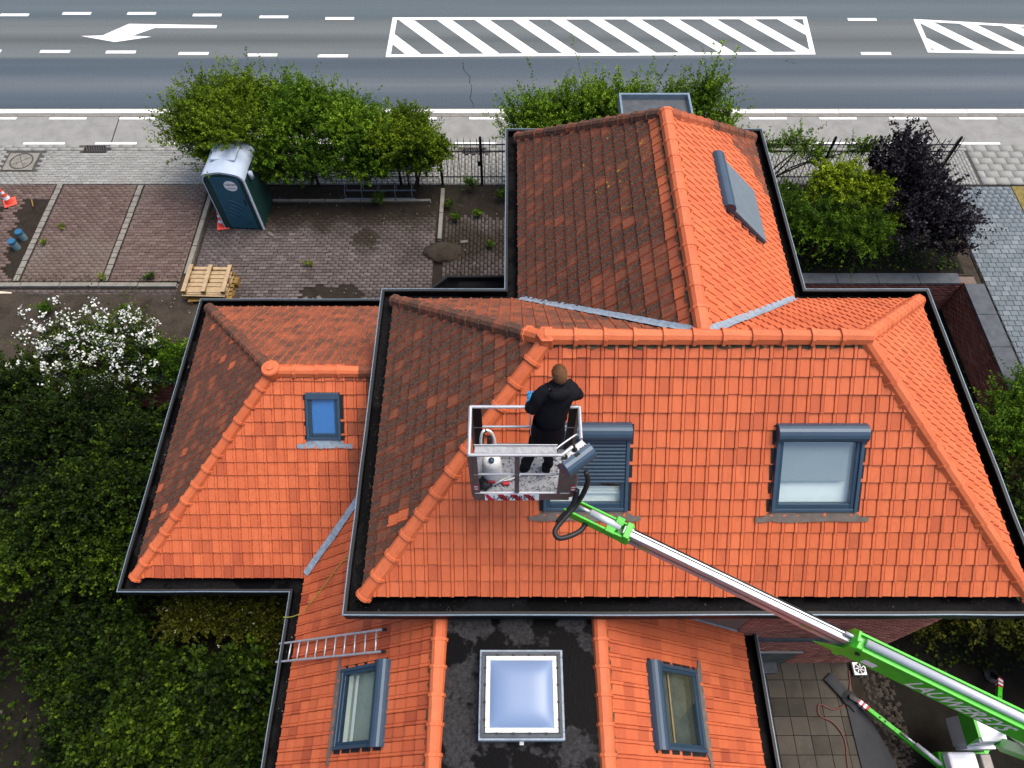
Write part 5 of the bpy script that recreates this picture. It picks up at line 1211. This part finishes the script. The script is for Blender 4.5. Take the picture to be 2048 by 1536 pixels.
def cone_at(loc, rz, label, tilt=0):
    e = thing('traffic_cone', label, 'traffic cone', loc, 'traffic cones in the yard', rz)
    MB().box(-.17, .17, -.17, .17, 0, .03).build('base', M['orange'], e, world=False, bevel=.02)
    L_ = [(.115, .03), (.088, .17)], [(.088, .17), (.07, .26)], [(.07, .26), (.05, .36)], [(.05, .36), (.037, .43)], [(.037, .43), (.025, .50)]
    for i, (a, c) in enumerate(L_): MB().lathe((0, 0, 0), [a, c], 18).build('cone_body' if i % 2 == 0 else 'reflective_band', M['orange'] if i % 2 == 0 else M['whitep'], e, smooth=True, world=False)
    MB().lathe((0, 0, 0), [(.025, .5), (.0, .505)], 12).build('tip', M['orange'], e, world=False); return e
cone_at((-14.2, 14.85, .03), .5, 'orange traffic cone with white bands beside the open soil beds'); cone_at((-7.98, 13.98, .03), .2, 'orange traffic cone half hidden behind the portable toilet')
for x, y, lb in ((-13.35, 13.52, 'blue capped grey pipe end nearer the row of setts'), (-13.42, 13.18, 'blue capped grey pipe end farther from the traffic cone')):
    e = thing('pipe_end', lb, 'pipe', (x, y, -.02), 'pipe ends standing in the soil'); MB().lathe((x, y, -.02), [(.095, 0), (.095, .26), (.0, .26)], 20).build('pipe', M['pipe'], e, smooth=False); MB().lathe((x, y, .22), [(.103, 0), (.106, .05), (.098, .07), (0, .072)], 20).build('cap', M['bluecap'], e)
tag(MB().prism([(-13.9, 10.6), (-13.02, 10.6), (-12.95, 11.6), (-13.9, 11.7)], .05, .075).build('plywood_board', M['ply']), 'pale plywood board lying on the bare earth', 'board')
tag(MB().bar((-13.62, 14.95, .05), (-13.42, 14.62, .12), .025, .02).build('stake', M['palletdk']), 'short wooden stake sticking out of the soil bed', 'stake')

# pallets: each a thing, its boards parts
def pallet(z, rz, dx, dy, flip, label, m):
    e = thing('pallet', label, 'pallet', (-7.80 + dx, 11.76 + dy, z), 'stacked pallets', rz)
    def P_(mb, name, mm): return mb.build(name, mm, e, world=False)
    H_ = .142; zz = (lambda a, b_: (H_ - b_, H_ - a)) if flip else (lambda a, b_: (a, b_))
    for i in range(7):
        y_ = -.40 + .8 * i / 6; a, b_ = zz(.122, .142); P_(MB().box(-.55, .55, y_ - .045, y_ + .045, a, b_), 'deck_board', m)
    for x in (-.5, 0, .5):
        a, b_ = zz(0, .022); P_(MB().box(x - .05, x + .05, -.44, .44, a, b_), 'skid_board', m)
        for y_ in (-.39, 0, .39): a, b_ = zz(.022, .10); P_(MB().box(x - .048, x + .048, y_ - .05, y_ + .05, a, b_), 'block', M['palletdk'])
    for y_ in (-.35, .40): a, b_ = zz(.1, .122); P_(MB().box(-.55, .55, y_ - .045, y_ + .045, a, b_), 'cross_board', m)
pallet(.03, .08, .05, -.06, False, 'weathered pallet at the bottom of the stack', M['palletdk']); pallet(.175, -.03, -.02, -.04, False, 'wooden pallet in the middle of the stack', M['pallet']); pallet(.32, -.015, .0, .0, True, 'pale pallet lying upside down on top of the stack', M['pallet'])
e = thing('pallet_offcut', 'short mouldy timber offcut beside the pallet stack', 'timber', (-7.18, 11.9, .03)); MB().bar((-7.16, 11.78, .10), (-7.16, 12.02, .10), .1, .14).build('timber_block', M['palletdk'], e); MB().bar((-7.16, 11.80, .185), (-7.16, 12.0, .185), .09, .03).build('board', M['palletdk'], e)

# manhole and drain grates in the pavement
mh = thing('manhole_cover', 'round iron ringed manhole cover set in a square frame in the sidewalk', 'manhole', (MAN[0], MAN[1], 0))
MB().box(MAN[0] - .45, MAN[0] + .42, MAN[1] - .37, MAN[1] + .35, 0, .03).build('frame_slab', M['kerb'], mh, bevel=.006)
MB().lathe((MAN[0], MAN[1], .0), [(.34, .03), (.34, .036), (.30, .036), (.30, .03)], 40).build('ring', M['castiron'], mh); MB().lathe((MAN[0], MAN[1], 0), [(.295, .033), (0, .034)], 30).build('lid', M['kerb'], mh)
for a in (.6, 2.1): MB().bar((MAN[0] - .28 * math.cos(a), MAN[1] - .28 * math.sin(a), .0345), (MAN[0] + .28 * math.cos(a), MAN[1] + .28 * math.sin(a), .0345), .018, .004).build('groove', M['castiron'], mh)
for a in range(4): MB().lathe((MAN[0] + .15 * math.cos(a * 1.57 + .9), MAN[1] + .15 * math.sin(a * 1.57 + .9), .034), [(.02, 0), (0, .003)], 8).build('lifting_hole', M['castiron'], mh)
for i, (x, y) in enumerate(drains):
    e = thing('drain_grate', ('rusty slotted street drain beside the left open pavement', 'rusty slotted street drain behind the iron fence gate')[i].replace('left open pavement', 'concrete bicycle path and manhole'), 'drain', (x, y, 0), 'street drains')
    MB().box(x - .36, x + .36, y - .13, y + .13, -.003, .004).build('pit', M['black'], e); frame_box(MB(), x - .37, x + .37, y - .14, y + .14, .025, .0, .035).build('frame', M['castiron'], e)
    for k in range(9): xx = x - .34 + k * .072; MB().bar((xx, y + .115, .025), (xx + .10, y - .115, .025), .03, .02).build('grate_bar', M['castiron'], e)

# iron fence
def fence(x0, x1, posts, label, gate=None):
    e = thing('iron_fence', label, 'fence', ((x0 + x1) / 2, 15.62, 0)); y = 15.62
    for z in (.28, 1.18, 1.42): MB().box(x0, x1, y - .012, y + .012, z - .015, z + .015).build('rail', M['iron'], e)
    n = int((x1 - x0) / .163); me = None
    for i in range(n + 1):
        x = x0 + (x1 - x0) * i / n
        if any(abs(x - p) < .06 for p in posts): continue
        if me is None: o = MB().tube([(0, y, .04), (0, y, 1.56), (0, y, 1.66)], [.010, .010, .002], 6).build('fence_bar', M['iron'], e); me = o.data; o.location = (x, 0, 0)
        else: o = bpy.data.objects.new('fence_bar', me); col.objects.link(o); adopt(o, e); o.location = (x, 0, 0)
    for p in posts: MB().tube([(p, y, .0), (p, y, 1.66), (p, y, 1.70)], [.04, .04, .01], 10).build('post', M['iron'], e)
    if gate: MB().box(gate - .05, gate + .05, y - .06, y - .03, .72, .88).build('lock_box', M['iron'], e)
fence(-2.0, .6, (-2.0, -.86), 'black iron bar fence with lock box on its post between hedge and house', gate=-.9)
fence(-8.5, -2.1, (-8.4, -5.6, -3.2), 'black iron bar fence standing inside the tall hedge'); fence(4.9, 12.2, (5.0, 8.72, 12.1), 'black iron bar fence overgrown with climbing vine beside the house')
br = thing('bicycle_rack', 'low steel bicycle rack under the hedge', 'bicycle rack', (-3.8, 15.0, 0))
MB().tube([(-4.75, 14.98, .06), (-2.75, 14.98, .06)], .02, 8).build('base_rail', M['shutter'], br); MB().tube([(-4.75, 15.3, .06), (-2.75, 15.3, .06)], .02, 8).build('base_rail', M['shutter'], br)
for i in range(5): x = -4.7 + i * .47; MB().tube(spline([(x, 14.98, .06), (x, 15.0, .35), (x, 15.28, .35), (x, 15.3, .06)], 4), .012, 7).build('wheel_loop', M['shutter'], br, smooth=True)
bn = thing('banner', 'pale teal banner fixed to the fence behind the hedge', 'banner', (-3.2, 15.7, .3)); MB().box(-4.1, -2.32, 15.66, 15.68, .42, .82).build('cloth', M['toiwhite'], bn); MB().box(-4.12, -2.30, 15.655, 15.685, .82, .85).build('hem', M['tealdk'], bn)

# heap of earth, loose pavers
V = []; 
tag(relief('x', -2.55, -1.1, 12.55, 13.5, -.002, .0, M['soildk']), kind='structure').name = 'earth_patch'
hp = ball(MB(), (-1.85, 13.0, .0), (.55, .36, .20), 26, 14, fn=lambda p: p * (1 + .10 * math.sin(p.x * 11 + p.z * 5) * math.sin(p.y * 9) + random.uniform(-.03, .03))).build('earth_heap', M['soil'], smooth=True); tag(hp, 'small heap of dark earth at the end of the court kerb', 'earth')
for i, (x, y, a, lb) in enumerate([(-5.35, 11.38, .7, 'loose paver lying askew in the washed-out hole nearer the pallets'), (-4.95, 11.40, -.8, 'loose paver lying diagonally in the washed-out hole nearer the house wall'), (-1.3, 13.35, .1, 'loose paver beside the heap of earth'), (-6.6, 13.62, -.6, 'loose paver beside the foot of the portable toilet')]):
    mb = MB(); mb.box(-.1, .1, -.05, .05, 0, .06); mb.at = {'tint': [.8] * 6, 'dirt': [0] * 6}; o = mb.build('loose_paver', M['pdark'], bevel=.006); o.location = (x, y, .012); o.rotation_euler = (random.uniform(-.2, .2), random.uniform(-.1, .1), a); tag(o, lb, 'paver', 'loose pavers')
V = []; Fq = []
for k in range(420):
    x, y = (random.uniform(-12, -7.0), random.uniform(9.3, 11.4)) if k % 2 else (random.uniform(-8.3, .0), random.uniform(11.2, 15.2)); r_ = random.uniform(.006, .022); b_ = len(V); zc = .03 if k % 2 == 0 else .09
    V += [(x - r_, y - r_ * .7, zc), (x + r_, y - r_ * .6, zc), (x + r_ * .8, y + r_ * .7, zc), (x - r_ * .7, y + r_ * .8, zc)] + [(x + dx * r_ * .5, y + dy * r_ * .5, zc + r_ * .8) for dx, dy in ((-1, -1), (1, -1), (1, 1), (-1, 1))]
    Fq += [(b_ + 4, b_ + 5, b_ + 6, b_ + 7)] + [(b_ + i, b_ + (i + 1) % 4, b_ + 4 + (i + 1) % 4, b_ + 4 + i) for i in range(4)]
tag(np_mesh('grit', np.array(V), np.array(Fq), M['kerb']), 'small pale stones and grit scattered over the yard', 'grit', kind='stuff')


# ------------------------------------------------------------------ plants
def unit(a): return a / np.maximum(np.linalg.norm(a, axis=-1, keepdims=True), 1e-9)
def leaves(P, A, L, W, tint, rng, droop=.2, flat=.5):
    """P base points, A axes; returns verts and quads of folded leaf blades"""
    n = len(P); Nn = unit(rng.normal(0, 1, (n, 3)) + np.array([0, 0, flat * 2])); A = unit(A + rng.normal(0, .55, (n, 3)) + np.array([0, 0, -droop])); B = unit(np.cross(A, Nn)); Nn = np.cross(B, A)
    L = (L * rng.uniform(.6, 1.25, n))[:, None]; W = (W * rng.uniform(.7, 1.2, n))[:, None]
    v = np.stack([P, P + A * L * .45 + B * W + Nn * W * .35, P + A * L, P + A * L * .45 - B * W + Nn * W * .35], 1).reshape(-1, 3)
    return v, np.arange(n * 4).reshape(-1, 4)
def shrub(name, label, cat, base, lobes, shoots, per, leaf, m, slen=(.25, .6), up=.6, group=None, stems=5, seed=1, shell=.55, droop=.2, petals=None, tb=.3, spread=.038, twigs=160, flat=.5, stemr=.03, lumps=7):
    rng = np.random.default_rng(seed); root = thing(name, label, cat, base, group); lb = np.array(lobes, dtype=float)
    if lumps:
        big_ = lb; sub = [big_ * np.array([1, 1, 1, .6, .6, .55])]
        for c in big_:
            dd = unit(rng.normal(0, 1, (lumps, 3))); dd[:, 2] = np.abs(dd[:, 2]) * .9 - .25; rr = rng.uniform(.24, .44, (lumps, 1)); sub.append(np.hstack([c[:3] + dd * c[3:] * rng.uniform(.6, .95, (lumps, 1)), c[3:] * rr]))
        lb = np.vstack(sub)
    vol = (lb[:, 3] * lb[:, 4] + lb[:, 4] * lb[:, 5] + lb[:, 3] * lb[:, 5]); pick = rng.choice(len(lb), shoots, p=vol / vol.sum())
    D = unit(rng.normal(0, 1, (shoots, 3))); D[:, 2] = np.where(D[:, 2] < -.35, -D[:, 2] * .6, D[:, 2]); D = unit(D)
    rad = shell + (1 - shell) * rng.uniform(0, 1, shoots) ** .7; lump = 1 + .16 * np.sin(D[:, 0] * 5 + seed) * np.sin(D[:, 1] * 6 + seed * 2)
    C = lb[pick]; O = C[:, :3] + D * C[:, 3:] * (rad * lump)[:, None] * .86
    SD = unit(D * np.array([1, 1, .7]) + np.array([0, 0, up]) + rng.normal(0, .28, (shoots, 3))); SL = rng.uniform(slen[0], slen[1], shoots) * (1 + .6 * (rng.uniform(0, 1, shoots) > .9)); bend = rng.normal(0, .18, (shoots, 3)) + np.array([0, 0, -.12])
    T = rng.uniform(0, 1, (shoots, per)) ** .85; Pp = O[:, None] + SD[:, None] * (SL[:, None] * T)[..., None] + bend[:, None] * (SL[:, None] * T ** 2)[..., None]
    Pp = Pp + rng.normal(0, spread, Pp.shape) * (1.1 - T[..., None] * .7); AX = SD[:, None] * .6 + unit(rng.normal(0, 1, Pp.shape)) * .9
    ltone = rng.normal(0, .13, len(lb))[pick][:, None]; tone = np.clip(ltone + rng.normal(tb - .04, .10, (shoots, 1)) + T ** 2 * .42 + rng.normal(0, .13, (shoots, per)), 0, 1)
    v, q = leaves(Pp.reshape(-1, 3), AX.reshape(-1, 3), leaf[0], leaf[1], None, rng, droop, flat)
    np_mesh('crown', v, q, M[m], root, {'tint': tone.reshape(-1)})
    tb_ = MB(); bx_, by_, bz_ = base
    for i in range(stems):
        c = lb[i % len(lobes)]; e = Vector((c[0] + rng.normal(0, c[3] * .35), c[1] + rng.normal(0, c[4] * .35), c[2] + rng.uniform(0, .5) * c[5])); s0 = Vector((bx_ + rng.normal(0, .10), by_ + rng.normal(0, .08), bz_ - .05)); mid = s0.lerp(e, .5) + Vector((rng.normal(0, .08), rng.normal(0, .08), .12))
        tb_.tube([s0, mid, e], [stemr, stemr * .75, stemr * .35], 6)
    for i in range(min(twigs, shoots)):
        o_, d_ = Vector(O[i]), Vector(SD[i]); tb_.tube([o_ - d_ * .12, o_ + d_ * SL[i] * .5 + Vector(bend[i]) * SL[i] * .25, o_ + d_ * SL[i] * .95 + Vector(bend[i]) * SL[i] * .9], [.007, .005, .002], 3, caps=False)
    tb_.build('trunk', M['bark'], root)
    if petals:
        n, sz, pm, zmin = petals; idx = rng.choice(shoots, n); P0 = O[idx] + SD[idx] * (SL[idx] * rng.uniform(.6, 1.1, n))[:, None]; keep = P0[:, 2] > zmin; P0 = P0[keep]; n = len(P0); k = 9
        PP = (P0[:, None] + rng.normal(0, sz * .8, (n, k, 3))).reshape(-1, 3); v, q = leaves(PP, unit(rng.normal(0, 1, PP.shape)), sz, sz * .55, None, rng, 0, 1.0)
        np_mesh('blossom', v, q, M[pm], root, {'tint': rng.uniform(0, 1, len(q))})
    return root
HG = 'shrubs of the street hedge'
LV = (.062, .021)
shrub('hedge_shrub', 'big leafy hedge shrub arching over the portable toilet', 'shrub', (-7.9, 15.75, 0), [(-8.0, 15.9, 1.75, 1.05, 1.0, 1.05), (-7.2, 16.0, 2.0, .85, .9, 1.0), (-8.3, 15.6, 1.3, .85, .85, .9), (-7.0, 15.3, .9, .8, .55, .8), (-7.15, 15.05, 2.15, .6, .5, .45)], 1700, 46, LV, 'leafA', (.3, .95), .95, HG, seed=11, tb=.34)
shrub('hedge_shrub', 'dense green hedge shrub in the middle of the row behind the bicycle rack', 'shrub', (-5.8, 15.75, 0), [(-6.0, 15.8, 1.7, .95, .95, 1.0), (-5.2, 15.8, 1.7, .9, .95, 1.0), (-5.6, 15.2, .9, 1.1, .6, .8)], 1350, 46, LV, 'leafB', (.28, .9), 1.0, HG, seed=12, tb=.34)
shrub('hedge_shrub', 'bushy hedge shrub behind the teal banner', 'shrub', (-4.2, 15.75, 0), [(-4.3, 15.7, 1.55, .85, .9, .95), (-3.9, 15.25, .95, .9, .55, .7)], 1050, 46, LV, 'leafB', (.25, .65), .75, HG, seed=13, tb=.33)
shrub('hedge_shrub', 'yellowish rounded hedge shrub at the end of the hedge next to the open fence', 'shrub', (-2.8, 15.6, 0), [(-2.75, 15.6, 1.5, .95, .85, .85), (-2.6, 15.4, 1.0, .7, .55, .7)], 950, 48, (.055, .02), 'leafA', (.2, .5), .6, HG, seed=14, tb=.42)
shrub('street_shrub', 'loose green shrub behind the north gable beside the bicycle path', 'shrub', (.9, 15.4, 0), [(.65, 15.6, 1.75, .75, .6, .75), (1.45, 15.7, 1.95, .45, .5, .8)], 520, 50, LV, 'leafB', (.35, .95), 1.5, HG, seed=15, tb=.50, spread=.03)
shrub('street_shrub', 'green shrub with long upright shoots behind the flat bay roof', 'shrub', (2.7, 15.4, 0), [(2.35, 15.8, 2.0, .5, .5, .8), (3.0, 15.8, 2.05, .42, .5, .8)], 430, 50, LV, 'leafB', (.4, 1.0), 1.7, HG, seed=16, tb=.52, spread=.03)
shrub('street_shrub', 'tall shrub with upright shoots rising beside the roof apex', 'shrub', (5.0, 15.4, 0), [(4.85, 15.7, 2.3, .28, .35, 1.3), (5.5, 15.6, 1.7, .5, .45, .7), (4.25, 15.8, 2.1, .28, .35, .8)], 400, 52, LV, 'leafB', (.4, 1.05), 1.9, HG, seed=17, tb=.50, spread=.03)
shrub('golden_shrub', 'yellow green shrub in front of the iron fence', 'shrub', (8.7, 13.6, 0), [(8.55, 13.9, 1.55, .75, .55, .55), (9.3, 13.6, 1.35, .65, .5, .5), (8.2, 13.8, 1.4, .5, .5, .5)], 520, 40, (.06, .028), 'leafC', (.15, .4), .5, seed=18, tb=.3)
shrub('feathery_shrub', 'dark green feathery shrub below the yellow green one beside the gutter', 'shrub', (8.0, 12.9, 0), [(8.0, 12.95, .95, 1.2, .65, .8), (9.1, 12.9, .9, .8, .6, .7), (7.1, 13.6, .5, .8, .9, .5)], 900, 46, (.07, .012), 'leafB', (.2, .6), .3, seed=19, tb=.22, droop=.3)
shrub('purple_shrub', 'dark purple leaved shrub between yellow green shrub and driveway', 'shrub', (10.4, 13.9, 0), [(10.2, 14.3, 1.6, .7, .8, .9), (10.4, 13.3, 1.2, .85, .85, .9), (11.0, 13.1, .9, .6, .7, .7), (9.8, 14.2, 1.4, .6, .6, .7)], 900, 40, (.07, .032), 'leafP', (.25, .7), .8, seed=20, tb=.3)
shrub('climbing_vine', 'climbing vine with small leaves clinging to the iron fence bars', 'vine', (7.2, 15.6, 0), [(6.6, 15.65, 1.2, .9, .12, .5), (7.9, 15.65, 1.2, .7, .14, .6), (8.4, 15.62, .8, .5, .12, .6), (9.6, 15.65, 1.2, .5, .1, .4)], 230, 30, (.05, .022), 'leafB', (.2, .55), .3, seed=21, tb=.45, stems=6, shell=.2)
shrub('ground_ivy', 'low dark green ground cover with tiny white flowers beside the north wing gutter', 'ground cover', (6.6, 14.2, 0), [(6.4, 14.2, .15, .8, 1.2, .35), (7.3, 14.9, .15, .9, .5, .3)], 420, 34, (.06, .03), 'leafB', (.1, .3), .3, seed=22, tb=.15, petals=(50, .018, 'petal', .2))
shrub('blossom_shrub', 'shrub covered in white blossom leaning over the garden retaining wall', 'shrub', (-9.6, 9.4, 0), [(-9.9, 9.5, .55, 1.0, .6, .6), (-9.0, 9.45, .65, .8, .55, .6), (-10.7, 9.1, .2, .8, .6, .6), (-9.3, 8.8, .0, .9, .5, .6)], 620, 30, (.05, .022), 'leafD', (.3, .8), .6, seed=23, tb=.5, petals=(330, .055, 'petal', .1))
shrub('box_bush', 'rounded green bush between the white blossom and the west wing gutter', 'shrub', (-8.0, 9.3, 0), [(-8.0, 9.35, .3, .75, .5, .6), (-7.5, 9.2, .2, .5, .45, .5)], 460, 40, (.045, .02), 'leafB', (.12, .35), .5, seed=24, tb=.3)
GG = 'trees and shrubs of the sunken garden'
shrub('garden_tree', 'dark leafy garden tree below the white blossom', 'tree', (-10.3, 6.9, -1.2), [(-10.4, 7.2, .7, 1.5, 1.2, 1.0), (-11.6, 7.8, .6, 1.2, 1.0, .9), (-9.2, 7.7, .2, .9, .8, .8)], 1500, 44, (.062, .025), 'leafD', (.25, .6), .45, GG, seed=25, tb=.18, stems=4, stemr=.07)
shrub('garden_tree', 'leafy garden tree with bright tips beside the west wing gutter', 'tree', (-8.6, 5.3, -1.2), [(-8.7, 5.6, .7, 1.3, 1.2, 1.0), (-9.4, 4.6, .5, 1.1, .9, .9), (-8.1, 4.6, .4, .8, .9, .8), (-8.3, 6.6, .6, .9, .7, .8)], 1700, 44, (.062, .026), 'leafD', (.25, .6), .45, GG, seed=26, tb=.36, stems=4, stemr=.07)
shrub('garden_tree', 'dark garden tree at the outer edge of the brick garden path', 'tree', (-11.8, 4.6, -1.2), [(-11.9, 5.2, .2, 1.2, 1.1, .9), (-12.0, 3.6, -.1, 1.0, 1.0, .8), (-11.0, 2.9, -.5, .8, .9, .6)], 1000, 40, (.08, .034), 'leafD', (.25, .6), .4, GG, seed=27, tb=.10, stems=4, stemr=.06)
shrub('garden_shrub', 'broad leaved green garden shrub in the angle below the west wing', 'shrub', (-6.9, 2.1, -1.2), [(-7.0, 2.3, -.1, 1.1, .8, .8), (-6.3, 1.6, -.2, .9, .8, .8), (-7.5, 1.3, -.4, .8, .8, .7)], 1400, 42, (.072, .032), 'leafD', (.2, .5), .4, GG, seed=28, tb=.38)
shrub('garden_shrub', 'large leaved shrub close to the south wing gutter', 'shrub', (-5.1, 1.7, -1.2), [(-5.2, 2.1, -.3, .8, .8, .7), (-4.9, 1.1, -.4, .6, .7, .6)], 700, 40, (.095, .036), 'leafD', (.2, .5), .3, GG, seed=29, tb=.24)
shrub('flowering_shrub', 'olive shrub dotted with cream flowers under the west wing front gutter', 'shrub', (-5.9, 3.3, -1.2), [(-6.4, 3.4, -.1, .7, .4, .5), (-5.4, 3.35, -.15, .8, .4, .5), (-4.7, 3.2, -.3, .5, .4, .5)], 620, 38, (.05, .02), 'leafO', (.15, .4), .4, GG, seed=30, tb=.5, petals=(130, .016, 'petalY', -.2))
shrub('garden_shrub', 'low dark shrub with a few yellow tips beyond the garden path', 'shrub', (-8.3, 1.0, -1.2), [(-8.0, .9, -.7, .8, .8, .5), (-7.2, .6, -.6, .9, .6, .5)], 420, 36, (.08, .034), 'leafD', (.2, .45), .3, GG, seed=31, tb=.2, petals=(24, .02, 'petalY', -.6))
shrub('garden_shrub', 'dark spreading shrub filling the corner between garden trees and path', 'shrub', (-9.0, 3.0, -1.2), [(-9.1, 3.2, -.4, .8, .8, .7), (-8.6, 2.3, -.5, .7, .7, .6), (-8.2, 3.4, -.3, .6, .6, .6)], 800, 42, (.06, .025), 'leafD', (.2, .5), .4, GG, seed=35, tb=.28)
shrub('court_bush', 'bright green bush growing over the end of the driveway coping', 'shrub', (11.7, 8.0, -1.2), [(11.9, 8.2, .3, .8, .7, .6), (11.3, 7.4, .1, .9, .8, .8), (12.2, 7.2, .5, .9, .9, .7)], 720, 40, (.065, .02), 'leafB', (.25, .65), .5, seed=32, tb=.32, droop=.3)
shrub('court_bush', 'dark green bush in the sunken court below the main roof corner', 'shrub', (10.6, 5.6, -1.2), [(10.6, 5.8, .0, 1.0, 1.1, .9), (11.2, 4.6, .0, 1.0, .9, .9), (9.9, 6.6, -.4, .6, .7, .5)], 760, 40, (.065, .024), 'leafD', (.25, .6), .4, seed=33, tb=.3)
shrub('olive_tree', 'olive green small leaved tree behind the lift boom', 'tree', (9.3, 3.6, -1.2), [(9.2, 3.7, .1, 1.2, .75, .9), (10.4, 3.4, .2, 1.2, .8, .9), (8.4, 3.5, -.2, .7, .5, .7), (11.4, 2.8, .2, 1.0, .9, .9)], 1000, 36, (.06, .026), 'leafO', (.2, .55), .4, seed=34, tb=.32, stems=5, stemr=.06)
for i, (x, y, z, h, lb) in enumerate([(9.1, 9.5, -1.2, .95, 'thin leafy twig plant growing along the court wall near the coping corner'), (9.2, 8.4, -1.2, .95, 'spindly plant with yellowish leaves against the sunken brick wall')]):
    shrub('wall_plant', lb, 'plant', (x, y, z), [(x, y, z + h, .25, .35, .25)], 26, 26, (.07, .026), 'leafC', (.2, .5), .3, seed=40 + i, tb=.25, stems=3, shell=.1)
# hanging weeds in the yard
wd = [(-3.75, 14.75, .32, 'tall weed at the foot of the bicycle rack'), (-1.2, 15.35, .38, 'weed clump at the fence post with the lock box'), (-.25, 15.0, .35, 'tall weed growing against the house by the fence'), (-1.75, 14.65, .16, 'small weed beside the upper court kerb'), (-1.55, 14.15, .18, 'upright weed in the side strip of pavers'),
      (-.95, 14.3, .16, 'weed in the joint of the side strip near the house'), (-.6, 13.2, .12, 'low tuft of weed in the side strip farthest from the fence'), (-5.4, 12.55, .06, 'flat tuft of weed in the middle of the courtyard paving'), (-9.5, 12.05, .12, 'weed at the cross kerb beside the pallets'), (-10.75, 12.1, .10, 'weed growing at the end of the row of setts'),
      (-11.7, 10.9, .35, 'leafy weed standing in the bare earth'), (-9.8, 10.9, .2, 'small leafy weed in the bare earth near the pallets'), (-7.6, 10.75, .16, 'weed between the pallets and the gutter corner'), (-12.4, 13.9, .05, 'tiny yellow weed in the middle parking bay'), (-12.7, 13.3, .06, 'tiny yellow weed beside the row of setts')]
for i, (x, y, h, lb) in enumerate(wd):
    shrub('weed', lb, 'weed', (x, y, .02), [(x, y, .03 + h * .55, .06 + h * .32, .05 + h * .28, h * .5)], max(8, int(h * 90)), 18, (.055, .016) if h > .1 else (.035, .012), 'leafB' if h > .1 else 'leafC', (.06, .1 + h * .5), 1.0, 'weeds in the paving', seed=60 + i, tb=.22, stems=3, shell=.05, twigs=8, stemr=.006, spread=.02)
# moss tufts and fallen leaves as ground litter
def litter(name, boxes, n, m, label, cat, z, sz):
    rng = np.random.default_rng(5); bx = np.array(boxes)[rng.integers(0, len(boxes), n)]; P = np.stack([rng.uniform(bx[:, 0], bx[:, 1]), rng.uniform(bx[:, 2], bx[:, 3]), np.full(n, z) + rng.uniform(0, .02, n)], -1)
    v, q = leaves(P, rng.normal(0, 1, (n, 3)) * np.array([1, 1, .2]), sz, sz * .45, None, rng, 0, 2.0); tag(np_mesh(name, v, q, M[m], None, {'tint': rng.uniform(0, 1, n)}), label, cat, kind='stuff')
litter('ground_cover', [(-14, -4.3, -1, 8.8)], 9000, 'leafD', 'dark low plants covering the sunken garden floor', 'ground cover', -1.14, .11)
litter('ground_cover', [(5.4, 11.9, 12.4, 15.4)], 5000, 'leafD', 'dark low plants covering the bed beside the north wing', 'ground cover', .05, .08)
litter('ground_cover', [(7.6, 11.8, 2.6, 11.8)], 6000, 'leafD', 'dark low plants on the floor of the sunken court', 'ground cover', -1.15, .08)
litter('fallen_leaves', [(-1.85, .05, 11, 15.4), (-8.3, -2.1, 14.3, 15.3), (-13.2, -8.8, 11.9, 12.2)], 1500, 'leafO', 'brown leaf litter along hedge and kerbs', 'leaf litter', .035, .03)
# garden path of bricks and a blue tarpaulin half under the shrubs
gp = field('garden_path', -12.6, -9.4, -4, 5.2, M['sand'], -1.20)
pavers(gp, -10.9, -9.4, -4, 3.6, .2, .1, M['pdark'], joint=.014, z=-1.2, vertical=True, jit=.006, dirt=lambda x, y: .1)
tv = np.array([(-5.0 + .5 * (i / 7 - .5) + .12 * math.sin(j), .75 + .9 * (j / 9 - .5), -.62 + .07 * math.sin(i * 1.7) * math.cos(j * 1.3)) for j in range(10) for i in range(8)])
tq = np.array([(j * 8 + i, j * 8 + i + 1, j * 8 + 8 + i + 1, j * 8 + 8 + i) for j in range(9) for i in range(7)])
to = np_mesh('tarpaulin', tv, tq, M['bluecap']); to.modifiers.new('thick', 'SOLIDIFY').thickness = .01; tag(to, 'crumpled dark blue tarpaulin among the shrubs beside the south wing', 'tarpaulin')
